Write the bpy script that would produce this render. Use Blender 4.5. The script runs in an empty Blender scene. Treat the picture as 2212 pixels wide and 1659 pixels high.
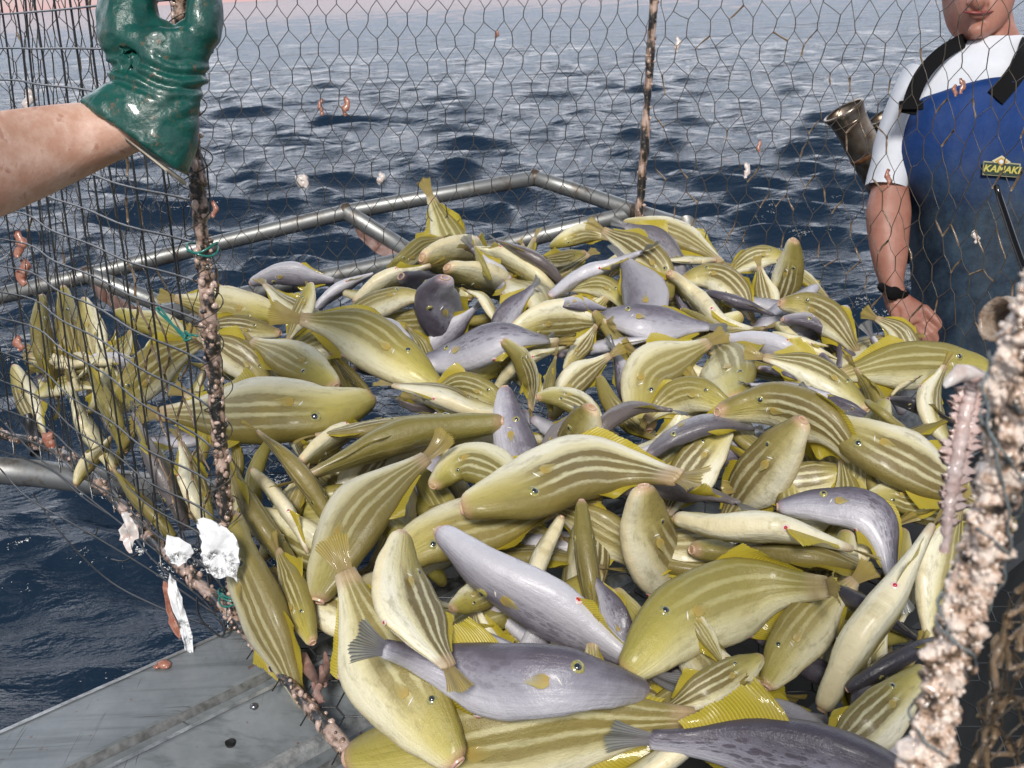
import bpy, math, random
import numpy as np
from mathutils import Vector, Matrix, noise as mnoise
rnd = random.Random(7)
nrs = np.random.RandomState(11)
S = bpy.context.scene
COL = S.collection
PI = math.pi

# ------------------------------------------------------------------ camera, sky, sun, exposure
FPX, CX, CY = 2200.0, 1106.0, 829.5            # focal length and centre in units of a 2212 px wide frame
PITCH, ROLL = math.radians(21.2), math.radians(2.7)
CAM = np.array([0.0, 0.0, 0.85])
_f = np.array([0, math.cos(PITCH), -math.sin(PITCH)])
_u0 = np.array([0, math.sin(PITCH), math.cos(PITCH)])
_r0 = np.array([1.0, 0, 0])
_R = math.cos(ROLL) * _r0 - math.sin(ROLL) * _u0
_U = math.sin(ROLL) * _r0 + math.cos(ROLL) * _u0
cd = bpy.data.cameras.new('camera'); cam = bpy.data.objects.new('camera', cd); COL.objects.link(cam)
cam.matrix_world = Matrix([[_R[i], _U[i], -_f[i], CAM[i]] for i in range(3)] + [[0, 0, 0, 1]])
cd.sensor_width = 36; cd.lens = 36 * FPX / 2212
cd.clip_start = 0.02; cd.clip_end = 6000
cd.dof.use_dof = True; cd.dof.focus_distance = 1.5; cd.dof.aperture_fstop = 16
S.camera = cam

world = bpy.data.worlds.new("World"); S.world = world
world.use_nodes = True
wn = world.node_tree; wn.nodes.clear()
_tc = wn.nodes.new('ShaderNodeTexCoord'); _sx = wn.nodes.new('ShaderNodeSeparateXYZ')
_rp = wn.nodes.new('ShaderNodeValToRGB'); _bg = wn.nodes.new('ShaderNodeBackground'); _wo = wn.nodes.new('ShaderNodeOutputWorld')
wn.links.new(_tc.outputs['Generated'], _sx.inputs[0]); wn.links.new(_sx.outputs['Z'], _rp.inputs[0])
_mr = wn.nodes.new('ShaderNodeMapRange'); _mr.interpolation_type = 'SMOOTHSTEP'      # added glow ahead for the water to reflect, dimmer behind
_mr.inputs[1].default_value = .0; _mr.inputs[2].default_value = .85; _mr.inputs[3].default_value = .42; _mr.inputs[4].default_value = 1.0
wn.links.new(_sx.outputs['Y'], _mr.inputs[0]); wn.links.new(_mr.outputs[0], _bg.inputs[1])
wn.links.new(_rp.outputs[0], _bg.inputs[0]); wn.links.new(_bg.outputs[0], _wo.inputs[0])
_e = _rp.color_ramp.elements                     # evening sky: pink belt, added bright band to lighten the water, then blue
_e[0].position = 0.0; _e[0].color = (0.82, 0.54, 0.53, 1)
_e[1].position = 1.0; _e[1].color = (0.13, 0.17, 0.25, 1)
for p_, c_ in ((0.010, (0.80, 0.61, 0.60, 1)), (0.026, (0.27, 0.34, 0.45, 1)), (0.14, (0.52, 0.62, 0.77, 1)), (0.24, (2.25, 2.28, 2.42, 1)), (0.42, (2.0, 2.15, 2.42, 1)), (0.60, (0.36, 0.44, 0.57, 1))):
    n_ = _e.new(p_); n_.color = c_

sd = bpy.data.lights.new('sun', 'SUN'); sun = bpy.data.objects.new('sun', sd); COL.objects.link(sun)
sd.energy = 3.35; sd.angle = math.radians(13); sd.color = (1.0, 0.96, 0.9)
SUN_EL, SUN_AZ = math.radians(42), math.radians(-5)     # behind the camera, a little to its left
_sv = Vector((math.sin(SUN_AZ) * math.cos(SUN_EL), -math.cos(SUN_AZ) * math.cos(SUN_EL), math.sin(SUN_EL)))
sun.rotation_euler = _sv.to_track_quat('Z', 'Y').to_euler()
sun.location = (1.5, -6, 4)
S.view_settings.view_transform = 'Standard'; S.view_settings.look = 'None'
S.view_settings.exposure = 0.0; S.view_settings.gamma = 1.0
S.cycles.use_denoising = True
S.cycles.max_bounces = 6; S.cycles.diffuse_bounces = 3; S.cycles.glossy_bounces = 3; S.cycles.transmission_bounces = 3

# ------------------------------------------------------------------ measuring: reference positions -> places in the scene
def ray(x, y): return _f + (x - CX) / FPX * _R + (CY - y) / FPX * _U
def P(x, y, d): return CAM + ray(x, y) * d
def onz(x, y, z=0.0):
    q = ray(x, y); return CAM + q * ((z - CAM[2]) / q[2])
def proj(p):
    v = np.asarray(p) - CAM; d = v @ _f
    return CX + FPX * (v @ _R) / d, CY - FPX * (v @ _U) / d, d
def nrm(v):
    v = np.asarray(v, float); return v / (np.linalg.norm(v) + 1e-12)

# ------------------------------------------------------------------ helpers
def tag(o, label=None, cat=None, group=None, kind=None):
    if label: o['label'] = label
    if cat: o['category'] = cat
    if group: o['group'] = group
    if kind: o['kind'] = kind
    return o
def empty(name, loc=(0, 0, 0), **k):
    o = bpy.data.objects.new(name, None); COL.objects.link(o); o.location = loc; o.empty_display_size = .05
    return tag(o, **k)

class MB:
    """collects vertices and faces for one mesh"""
    def __init__(s): s.v = []; s.f = []; s.mi = []; s.att = {}
    def add(s, vs, fs, mi=0):
        b = len(s.v); s.v += [tuple(map(float, q)) for q in vs]
        s.f += [tuple(i + b for i in f) for f in fs]; s.mi += [mi] * len(fs); return b
    def grid(s, pts, nu, nv, closeu=False, closev=False, mi=0):
        fs = []
        for i in range(nu if closeu else nu - 1):
            for j in range(nv if closev else nv - 1):
                a, b = i, (i + 1) % nu; c, d = j, (j + 1) % nv
                fs.append((a * nv + c, b * nv + c, b * nv + d, a * nv + d))
        return s.add(pts, fs, mi)
    def tube(s, pts, r, n=6, cap=True, mi=0, lump=0.0, lf=40, flat=None):
        pts = [np.asarray(q, float) for q in pts]; m = len(pts)
        rr = r if hasattr(r, '__len__') else [r] * m
        up = None; vs = []
        for i in range(m):
            t = nrm(pts[min(i + 1, m - 1)] - pts[max(i - 1, 0)])
            if up is None:
                up = np.array([0, 0, 1.0]) if abs(t[2]) < .9 else np.array([1.0, 0, 0])
            a = nrm(np.cross(t, up)); b = np.cross(a, t); up = b
            for k in range(n):
                w = 2 * PI * k / n
                q = a * math.cos(w) + b * math.sin(w); R_ = rr[i]
                if lump:
                    R_ *= 1 + lump * mnoise.noise(Vector((pts[i] + q * rr[i]) * lf))
                vs.append(pts[i] + q * R_)
        base = s.grid(vs, m, n, closev=True, mi=mi)
        if cap:
            s.f.append(tuple(base + k for k in range(n))[::-1]); s.mi.append(mi)
            s.f.append(tuple(base + (m - 1) * n + k for k in range(n))); s.mi.append(mi)
    def ball(s, c, r, nu=8, nv=6, ax=None, mi=0, lump=0, lf=30):
        c = np.asarray(c, float); r = np.asarray(r if hasattr(r, '__len__') else (r, r, r), float)
        A = np.eye(3) if ax is None else np.asarray(ax)
        vs = []
        for i in range(nv + 1):
            th = PI * i / nv
            for k in range(nu):
                w = 2 * PI * k / nu
                q = np.array([math.sin(th) * math.cos(w), math.sin(th) * math.sin(w), math.cos(th)]) * r
                q = q @ A
                if lump: q = q * (1 + lump * mnoise.noise(Vector((c + q) * lf)))
                vs.append(c + q)
        s.grid(vs, nv + 1, nu, closev=True, mi=mi)
    def box(s, c, sx, sy, sz, ax=None, mi=0):
        A = np.eye(3) if ax is None else np.asarray(ax); c = np.asarray(c, float)
        vs = [c + (np.array([x * sx, y * sy, z * sz]) / 2) @ A for x in (-1, 1) for y in (-1, 1) for z in (-1, 1)]
        s.add(vs, [(0, 1, 3, 2), (4, 6, 7, 5), (0, 4, 5, 1), (2, 3, 7, 6), (0, 2, 6, 4), (1, 5, 7, 3)], mi)
    def build(s, name, mat, parent=None, smooth=True, origin=None, color=None, recalc=False):
        me = bpy.data.meshes.new(name)
        V = np.array(s.v)
        o = bpy.data.objects.new(name, me)
        if parent is not None:
            base = np.array(parent.matrix_basis.translation) if parent.parent is None else np.array(parent.parent.matrix_basis.translation)
            if parent.parent is not None: base = base + np.array(parent.matrix_basis.translation)
        else:
            base = np.array(origin if origin is not None else V.mean(0)); o.location = base
        me.from_pydata([tuple(q) for q in (V - base)], [], s.f)
        for m_ in (mat if isinstance(mat, (list, tuple)) else [mat]): me.materials.append(m_)
        me.polygons.foreach_set('material_index', s.mi)
        if smooth: me.polygons.foreach_set('use_smooth', [True] * len(me.polygons))
        for k, a in s.att.items():
            at = me.attributes.new(k, 'FLOAT', 'POINT'); at.data.foreach_set('value', np.array(a, dtype=np.float32))
        me.update()
        if recalc:
            import bmesh
            bm = bmesh.new(); bm.from_mesh(me); bmesh.ops.recalc_face_normals(bm, faces=bm.faces); bm.to_mesh(me); bm.free()
        COL.objects.link(o)
        if parent is not None: o.parent = parent
        if color is not None: o.color = color
        return o

def realize(o):
    dg = bpy.context.evaluated_depsgraph_get(); dg.update()
    me = bpy.data.meshes.new_from_object(o.evaluated_get(dg)); old = o.data
    o.modifiers.clear(); o.data = me
    return o

# ------------------------------------------------------------------ material helpers
class NT:
    def __init__(s, name):
        s.m = bpy.data.materials.new(name); s.m.use_nodes = True; s.t = s.m.node_tree; s.t.nodes.clear()
        s.out = s.n('ShaderNodeOutputMaterial'); s.p = s.n('ShaderNodeBsdfPrincipled')
        s.l(s.p.outputs[0], s.out.inputs[0])
    def n(s, t, **k):
        x = s.t.nodes.new(t)
        for a, b in k.items(): setattr(x, a, b)
        return x
    def l(s, a, b): s.t.links.new(a, b)
    def setin(s, sock, v):
        if hasattr(v, 'is_linked') or isinstance(v, bpy.types.NodeSocket): s.l(v, sock)
        else:
            if isinstance(v, tuple) and len(v) == 3 and sock.type == 'RGBA': v = v + (1,)
            sock.default_value = v
    def P(s, **k):
        for a, v in k.items(): s.setin(s.p.inputs[a.replace('_', ' ')], v)
    def math(s, op, a, b=0.5, c=None, clamp=False):
        x = s.n('ShaderNodeMath', operation=op, use_clamp=clamp); s.setin(x.inputs[0], a); s.setin(x.inputs[1], b)
        if c is not None: s.setin(x.inputs[2], c)
        return x.outputs[0]
    def mix(s, f, a, b, mode='MIX'):
        x = s.n('ShaderNodeMix', data_type='RGBA', blend_type=mode); s.setin(x.inputs[0], f); s.setin(x.inputs[6], a); s.setin(x.inputs[7], b)
        return x.outputs[2]
    def ramp(s, f, stops, interp='LINEAR'):
        x = s.n('ShaderNodeValToRGB'); e = x.color_ramp.elements; x.color_ramp.interpolation = interp
        for i, (p, c) in enumerate(stops):
            el = e[i] if i < 2 else e.new(p)
            el.position = p; el.color = (c + (1,)) if isinstance(c, tuple) else (c, c, c, 1)
        s.setin(x.inputs[0], f); return x.outputs[0]
    def sstep(s, v, a, b):
        x = s.n('ShaderNodeMapRange', interpolation_type='SMOOTHSTEP'); s.setin(x.inputs[0], v); x.inputs[1].default_value = a; x.inputs[2].default_value = b
        return x.outputs[0]
    def obj(s): 
        return s.n('ShaderNodeTexCoord').outputs['Object']
    def noise(s, scale, detail=3, rough=.55, vec=None, dist=0.0):
        x = s.n('ShaderNodeTexNoise'); x.inputs['Scale'].default_value = scale; x.inputs['Detail'].default_value = detail
        x.inputs['Roughness'].default_value = rough; x.inputs['Distortion'].default_value = dist
        s.l(vec if vec is not None else s.obj(), x.inputs['Vector']); return x.outputs['Fac']
    def voro(s, scale, vec=None, feature='F1', out='Distance'):
        x = s.n('ShaderNodeTexVoronoi', feature=feature); x.inputs['Scale'].default_value = scale
        s.l(vec if vec is not None else s.obj(), x.inputs['Vector']); return x.outputs[out]
    def map(s, scale=(1, 1, 1), vec=None, rot=(0, 0, 0)):
        x = s.n('ShaderNodeMapping'); x.inputs['Scale'].default_value = scale; x.inputs['Rotation'].default_value = rot
        s.l(vec if vec is not None else s.obj(), x.inputs[0]); return x.outputs[0]
    def bump(s, h, strength=.3, dist=.01, normal=None):
        x = s.n('ShaderNodeBump'); x.inputs['Strength'].default_value = strength; x.inputs['Distance'].default_value = dist
        s.l(h, x.inputs['Height'])
        if normal is not None: s.l(normal, x.inputs['Normal'])
        s.l(x.outputs[0], s.p.inputs['Normal']); return x.outputs[0]
    def attr(s, name): return s.n('ShaderNodeAttribute', attribute_name=name).outputs['Fac']
    def ocol(s):
        x = s.n('ShaderNodeObjectInfo'); y = s.n('ShaderNodeSeparateColor'); s.l(x.outputs['Color'], y.inputs[0])
        return y.outputs[0], y.outputs[1], y.outputs[2], x.outputs['Random']
def simple(name, col, rough=.5, metal=0, spec=.5, var=.0, vscale=20, bump=0, bscale=60, coat=0, col2=None):
    t = NT(name); t.P(Roughness=rough, Metallic=metal)
    t.p.inputs['Specular IOR Level'].default_value = spec
    if coat: t.p.inputs['Coat Weight'].default_value = coat; t.p.inputs['Coat Roughness'].default_value = .12
    if col2 is not None or var:
        f = t.ramp(t.noise(vscale, 4, .6), [(.35, 0.0), (.65, 1.0)])
        c2 = col2 if col2 is not None else tuple(c * (1 - var) for c in col)
        t.P(Base_Color=t.mix(f, col, c2))
    else: t.P(Base_Color=col)
    if bump: t.bump(t.noise(bscale, 4), bump, .003)
    return t.m
# ---------------------------------------------------------------- the catch
# layer | kind | roll | spine, snout to tail base, as seen in the reference (2212 px wide) | true length px | depth factor | label
FISH = '''
2|P|5|1012,650 995,570 962,500 930,425|0|1|striped fish standing head down atop the heap with its tail fin in the air
3|W|-125|1195,628 1130,580 1070,552 1010,535|0|1|cream belly up fish sloping down right behind the two yellow heads atop the heap
4|W|-35|912,556 960,552 1010,556 1060,560|330|1.25|yellow head with round pink mouth, upper of two yellow heads atop the heap
5|W|-45|966,577 1020,595 1070,622 1115,655|320|1.2|yellow head with dark mouth, lower of two yellow heads atop the heap
4|D|150|866,597 905,612 950,632 990,650|290|1.2|slate grey head with open mouth poking out left below the two yellow heads
1|O|150|838,582 875,560 915,530 960,515|0|1|olive green fish pointing down left behind the upper yellow head
2|G|-20|540,612 575,600 620,592 720,606|0|1|pale grey fish lying level at the back left edge of the heap against the mesh
2|Y|175|612,690 560,672 500,664 380,645|0|1|yellow olive fish with its head right, just right of the crusted post at the back
3|Y|-20|672,612 662,650 645,690 622,735|0|1|small yellow fish with rounded snout straight up beside the pale grey level fish
2|G|-70|676,672 710,640 755,613 805,592|0|1|slender grey fish slanting up right behind the small upright snout
3|W|-60|765,655 810,622 860,600 930,575|0|1.2|broad cream flank at the back with the slate grey mouth over its right end
5|W|-35|915,645 875,640 820,655 725,692|0|1|yellow fish with blunt snout right and two thin stripes along its top, mid back left
3|G|5|760,690 800,705 850,725 905,745|0|1.3|grey spotted flank showing under the long fish with yellow anal fin
6|M|30|962,600 940,640 960,685 1025,738|340|1.5|mottled grey fish with arched back and narrow tail curling down, below the yellow heads
4|G|160|1070,770 1078,725 1095,680 1150,620|0|1.1|plain lavender grey flank beside the mottled arched grey fish
6|W|-50|1168,682 1162,660 1150,640 1100,605|310|1.2|yellow snout with round red mouth facing the viewer at the middle of the back
7|W|-60|1075,700 1060,670 1040,640 1010,628|0|1|little striped tail end squeezed between mottled grey fish and lower yellow head
7|G|-88|1185,642 1250,597 1315,574 1385,545|0|1|grey fish on its back with a yellow line along its belly, tail fin up right
3|B|88|1215,612 1180,575 1130,545 1075,520|0|1.1|dark brown back of a slender fish behind the cream belly at the top
2|Y|30|1165,610 1150,580 1138,555 1128,528|0|1|fish head down at the back of which an upright yellow tail fan shows
2|Y|60|1060,605 1045,580 1035,558 1025,532|0|1|buried fish whose small yellow tail fan stands beside the upright striped tail
4|O|30|1265,545 1230,555 1200,560 1160,562|0|1|dark striped olive fish lying level under the pale green fish at the back
3|Y|15|1190,532 1230,515 1270,505 1315,515|0|1|pale green fish with yellow fin edge below at the back beneath the inner pipe
6|S|15|1447,645 1420,575 1370,535 1302,498|0|1|boldly striped fish with round eye sloping down right near the back corner post
5|G|175|1375,735 1392,680 1385,620 1345,555|300|1.3|deep lavender fish with eye at its lower left below the striped fish with round eye
6|G|205|1290,690 1345,688 1410,698 1530,706|0|1.15|pale grey fish with narrow red gill cut, right of the tall ribbed tail fan
3|G|10|1478,612 1450,560 1410,515 1352,488|0|1.2|blue grey fish with faint eye behind the boldly striped one at the back
2|P|50|1345,484 1420,495 1490,522 1556,566|0|1|long pale fish reaching right at the rear edge under the back corner post
3|W|-80|1547,562 1520,563 1480,562 1430,562|0|1|small yellow snout pointing right with a brown spot at the rear right edge
8|W|-70|1446,590 1500,640 1555,695 1630,715|0|.85|slender bright yellow fish with its snout up left, back right of the heap
7|S|200|1475,605 1540,597 1590,630 1624,688|0|1.05|striped fish with red vent curving down right between bright yellow and upright fish
5|G|100|1525,632 1570,645 1620,662 1670,680|0|1|dull grey back behind the curving striped fish with red vent
4|S|-10|1700,560 1660,552 1620,562 1570,594|0|1.1|striped fish with pale belly behind the upright snout at the back right
9|S|150|1714,517 1711,560 1695,625 1660,695|250|1.05|fish standing snout up with two dark eye slits and three stripes, back right edge
7|O|60|1500,742 1550,728 1600,718 1650,708|0|.8|thin olive fish lying level under the tail of the upright fish
8|S|165|1685,655 1740,660 1795,690 1850,760|0|1.05|striped fish with big yellow fin below it, sweeping down right under the upright fish
6|Y|60|1680,560 1720,590 1750,612 1788,643|0|1|tail end with yellow fin sticking out to the right behind the upright fish
7|M|60|1690,690 1755,695 1812,730 1813,790|0|.9|spotted grey tail bending down over bare mesh near the gloveless hand
6|W|-88|1670,720 1710,732 1750,742 1788,748|0|.9|cream belly with comb like fin edge under the spotted grey bent tail
8|G|-35|1555,735 1620,742 1680,760 1775,795|0|1|lavender fish with bright red vent behind the fish that faces the viewer
11|Y|8|1588,864 1578,815 1568,775 1545,740|430|1.05|round bodied fish facing the viewer with open pink mouth and pectoral fin upright
7|Y|20|1400,930 1390,865 1410,800 1530,740|340|1.1|deep pale striped fish with golden eye, left of the fish facing the viewer
9|P|5|1190,905 1220,850 1258,808 1318,768|0|1|striped fish with yellow fins diving down left, tail fan up at heap centre
8|P|20|1220,800 1245,765 1265,740 1288,703|0|1|fish whose large ribbed tail fan stands upright in the middle of the back
6|P|-20|1100,725 1160,698 1230,690 1310,700|0|1.15|pale yellow fish with one brown stripe in front of the upright ribbed tail fan
10|M|215|892,788 985,772 1085,730 1182,734|0|1.05|lavender fish with red vent and yellow fin, long dark tail arching right
7|Y|-30|1018,822 1070,785 1130,760 1205,738|0|1.2|olive cream flank under the arching grey tail at mid heap
8|W|-88|1065,850 1105,800 1150,772 1215,752|0|1.1|pinkish cream belly with yellow fin left, lying over the olive cream flank
12|S|60|1085,735 1122,770 1145,825 1147,884|0|1.2|boldly banded tail stem pointing down over the upright grey snout, fan spread
7|O|70|1190,890 1185,850 1190,810 1200,770|0|1|dark olive banded flank behind the boldly banded tail stem
10|G|170|1090,836 1100,910 1128,1000 1185,1120|0|1.1|grey fish with snout up and big eye, between olive slender and striped yellow fish
10|Y|-15|948,838 855,775 765,715 650,690|0|1.05|large cream and yellow fish sloping down right with its tail at the left post side
9|G|30|765,795 790,795 820,798 838,822|180|1|hidden fish whose small grey blue tail fan hangs beside the big yellow snout
11|P|-70|1085,895 1020,880 950,850 850,832|0|.9|thin pale fish with spiny yellow fin below, right of the grey blue tail fan
8|S|20|1095,880 1040,845 990,832 930,850|0|1.1|bright banded back between the lavender fish and the thin pale fish
13|O|82|1088,911 985,925 860,945 660,1030|0|.95|long olive fish seen from its back with pale lips right, crossing mid left
12|Y|148|801,862 700,886 570,888 345,893|0|.95|long yellow striped fish lying level with its head right, passing behind the crusted post
10|W|-60|648,998 690,970 735,945 790,925|300|1.1|small blunt yellow snout with dark mouth tucked under the long level fish
10|P|100|905,905 840,918 770,930 682,940|0|.9|thin pinkish tail with glassy spines between the long level fish and the olive one
7|S|10|592,850 540,790 490,755 430,725|0|1.1|banded fish with upright yellow fin immediately right of the crusted post
8|Y|148|725,835 650,790 600,760 545,738|290|1.1|yellow green head with eye and pectoral fin above the long level fish
9|S|70|800,850 765,815 740,790 712,762|0|.9|slender brown banded fish with a ragged orange tail fan, left of the large cream fish
5|P|10|605,720 550,712 500,705 430,708|0|.9|pale fish with triangular yellow fin behind the banded fish at the post
6|O|70|92,640 88,690 98,760 125,860|0|1|olive fish with snout up behind the wire panel, leftmost of three upright heads
7|Y|50|137,620 145,680 160,750 190,830|0|.9|narrow yellow snout up behind the wire panel, middle of three upright heads
6|W|-20|180,645 192,690 200,740 215,810|0|1.05|pale yellow head up behind the wire panel, rightmost of three upright heads
6|Y|150|228,895 290,835 350,780 440,735|0|1.15|deep yellow fish with white gill mark and eye behind the wire panel
5|Y|40|252,672 300,690 350,705 430,745|0|1|orange yellow fish sloping right behind the wire panel near the green twine
8|W|-80|245,1015 205,950 175,900 150,830|0|1|cream belly hanging down behind the lower left wire panel
9|S|85|272,975 245,900 215,840 185,775|0|.95|striped back with yellow fin running down behind the wire panel
9|Y|-40|163,1048 180,1015 205,985 240,945|0|1|small yellow snout hanging lowest at the left corner of the trap
8|B|88|402,1135 365,1060 325,980 290,900|0|1|grey brown slender fish hanging behind the wire panel left of the crusted post
9|W|-45|455,1145 430,1080 410,1020 390,955|0|1|plain yellow fish hanging against the crusted post behind the wire panel
7|O|85|385,1175 340,1120 290,1070 245,1015|0|.9|olive striped fish along the lower edge of the wire panel
5|P|-30|30,790 50,840 70,890 95,940|0|1|pale thin fish at the far left edge behind dense wire
6|O|60|330,960 350,1010 380,1070 420,1120|0|1.1|shaded olive fish deep behind the wire panel
10|O|92|650,1252 590,1170 530,1075 492,985|0|1|dark olive fish seen from above with two eyes right of the crusted post
14|O|128|503,1110 528,1220 588,1365 655,1525|0|.85|long olive fish with tail dangling over the bare gunwale and ribbed yellow fin
11|S|85|725,1145 675,1060 620,990 560,935|0|.9|narrow dark striped fish with two yellow fins, above the white belly
12|W|-88|545,1015 592,1065 625,1110 665,1195|0|1.1|white belly with pink vent and small yellow fin left of the open mouthed fish
15|O|40|685,1298 738,1175 805,1075 920,988|460|1.2|big olive fish with gaping pink mouth and bright eye, head down at left centre
12|Y|50|676,1388 655,1330 630,1265 600,1190|300|1.05|yellow snout with small round mouth below the white belly at the gunwale
17|S|30|935,1050 1000,1000 1070,1018 1137,1090|0|1.15|banded fish folded over the centre with red vent and brown tail fan pointing down
16|S|38|998,1098 1130,1060 1280,1008 1465,1030|0|1.0|large striped yellow fish with glossy eye and tall yellow fin at the centre
13|W|-25|1278,880 1258,940 1238,1000 1215,1060|340|1.2|yellow wedge shaped snout pointing up with pink lips at the centre
11|S|40|1160,858 1210,858 1260,880 1310,925|0|1.05|dark banded back behind the yellow wedge snout
10|B|30|1165,990 1190,955 1215,925 1240,890|0|1|brown flank between the grey upright snout and the yellow wedge snout
14|B|85|1288,1000 1302,925 1365,882 1450,886|0|.8|lavender brown slender tail arching right over the striped tail fan
13|Y|15|1580,880 1500,850 1440,868 1395,908|0|1.1|striped fish with glittering yellow fin and tail fan down left, right of centre
14|M|60|1400,985 1455,945 1540,915 1625,925|0|.9|dark spotted grey fish with long dark tail fan under the striped arching fish
12|M|-60|1360,985 1400,975 1440,960 1480,930|0|1.1|grey belly with dark blotches below the striped tail fan
16|S|150|1550,890 1670,872 1780,915 1860,1010|0|.9|striped fish arching down right with brown tail fan over the big yellow head
13|S|35|1775,905 1870,955 1980,1010 2120,1085|0|1.05|big yellow fish with bold white stripes and eye left, beside the right pole
12|W|-12|1735,908 1665,1000 1615,1060 1560,1135|380|1.15|deep cream bellied fish with red vent and orange pectoral fin, right of centre
11|S|0|1575,925 1520,985 1480,1040 1440,1110|0|1.3|broad brown flank with pale bands left of the deep cream belly
14|B|80|1285,1062 1400,1045 1520,1065 1592,1086|0|.9|grey brown slender fish with thin tail pointing at the red vent of the cream belly
14|W|212|1390,1050 1392,1135 1430,1215 1510,1310|420|1.15|big cream belly with pink vent and ribbed yellow fin in front of the centre
15|O|92|1256,1082 1265,1190 1278,1280 1290,1388|0|1.05|olive fish seen from above with two eyes, snout towards the heap and tail down
14|W|-88|1214,1116 1175,1190 1148,1260 1120,1345|0|1|smooth cream belly with yellow midline left of the two eyed olive fish
12|Y|32|830,1240 930,1165 1060,1130 1215,1085|0|1.05|wide yellow olive flank with white gill cut, under the plain grey belly fish
21|G|-48|948,1148 1060,1238 1200,1325 1405,1455|0|.95|long plain grey fish across the front centre, snout up left, ribbed fin raised
19|G|5|1390,1490 1220,1470 1050,1462 832,1402|0|.92|long grey fish with black eye at its top lying level at the front centre
12|G|-80|915,1365 990,1375 1070,1400 1190,1440|0|1.1|white grey belly behind the level grey fish
20|Y|174|1350,1455 1470,1340 1630,1275 1785,1268|0|1.08|big striped fish with gold ringed eye and white belly at the front right
18|Y|178|1655,1484 1710,1395 1770,1320 1845,1255|350|1.1|yellow fish with small pink mouth down, right of the big striped front fish
17|D|100|1762,1250 1830,1290 1900,1330 1980,1380|0|1|black slate snout poking out above the small pink mouthed yellow fish
22|W|-85|1776,1532 1845,1395 1930,1280 2012,1140|0|.85|slender cream belly standing upright at right front, tail to the top
17|M|205|1680,1095 1780,1092 1885,1115 1930,1255|0|1.05|grey fish with dark blotches and bright red vent curving down at right
15|W|-85|1460,1120 1560,1140 1680,1142 1835,1185|0|.85|slim cream belly lying level beneath the deep cream bellied fish
13|O|65|1495,1188 1620,1190 1760,1195 1885,1235|0|.85|slim brown striped back with yellow fin edge under the slim cream belly
11|S|20|1865,1085 1920,1070 1980,1080 2060,1070|0|1.1|striped olive flank with orange fin left of the fish skeleton
15|W|-45|2012,1385 2020,1290 2040,1190 2072,1090|0|1.1|large pale yellow flank half hidden by the right crusted pole
16|D|100|1830,1490 1900,1450 1970,1410 2060,1370|0|1.05|dark slate back filling the gap right of the upright cream belly
18|S|5|1995,1445 1920,1525 1850,1590 1770,1650|0|1.1|striped fish with orange pectoral fin in the front right corner
14.5|Y|30|1470,1290 1515,1360 1543,1402 1566,1440|0|.8|fish under the big striped one whose large yellow tail fan spreads down right
14|S|0|1645,1420 1590,1455 1530,1490 1440,1535|0|1.1|brown banded flank under the large spread yellow tail fan
17|Y|150|752,1640 950,1615 1200,1570 1500,1555|0|.95|very long yellow striped fish along the bottom edge with snout left
18|Y|8|988,1648 885,1510 805,1380 745,1235|540|1.25|broad cream edged striped fish diving to the bottom, gill cut white, left front
20|P|222|868,1150 868,1255 915,1365 968,1440|-400|1.45|pale round belly with pink vent and thin tail hanging down over the grey fish
13|Y|30|975,1315 1010,1300 1050,1280 1090,1255|260|1.1|shaded yellow face with tiny mouth between round belly and plain grey fish
12|M|15|1365,1425 1345,1370 1320,1310 1285,1250|0|1.2|grey flank with dark streaks behind the two eyed olive fish
23|M|35|2050,1760 1850,1665 1620,1612 1408,1597|0|1|mottled purple grey fish at the bottom right edge with dark tail fan left
8|P|5|1975,830 1968,770 1940,715 1893,688|0|1|pale striped fish with its tail bent left beside the bare hand
9|Y|5|2150,800 2030,785 1920,790 1805,815|0|.85|olive striped fish lying level in front of the blue bib at right
12|W|-50|2045,955 2015,900 2012,850 2040,790|0|1.15|pale yellow rounded belly by the fish skeleton at right
10|D|120|1918,862 1960,870 2010,890 2060,915|0|1|dark slate snout under the level olive fish at right
11|Y|100|1872,868 1905,895 1940,925 1990,960|0|1.1|yellow head with a dark eye slit behind the big yellow fish at right
6|W|-80|1925,855 1940,840 1955,830 1985,815|0|1|small cream belly patch under the level olive fish at right
12|G|-80|1796,857 1750,848 1690,838 1620,830|0|.9|round grey snout pointing right above the striped arching fish
11|P|-30|1872,885 1800,830 1740,795 1650,772|0|1|pale fish with one stripe sloping down right behind the round grey snout
13|G|60|1640,795 1670,800 1700,808 1732,826|0|.9|small grey tail with yellow fin between pale sloping fish and facing fish
10|G|40|1875,900 1840,885 1800,870 1750,845|0|1.1|grey flank under the striped arching fish at right
6|B|60|945,895 920,885 890,878 855,862|0|1|dark brown fish with red mouth in the gap below the thin pale fish
7|S|40|935,815 925,775 910,740 884,712|0|1|small striped fish with a curled yellow tail left of the lavender fish
4|G|40|1455,618 1475,650 1490,680 1510,715|0|1.1|grey back in the gap beside the bright yellow slender fish
6|G|30|1195,660 1230,655 1270,660 1310,668|0|1|small grey snout right of the round red mouth at the back
6|Y|10|1350,665 1325,630 1290,615 1230,625|0|1|yellow striped head with round eye under the grey fish on its back
6|O|70|1470,668 1500,682 1530,698 1565,716|0|.8|thin olive tail under the bright yellow slender fish
'''
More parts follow.
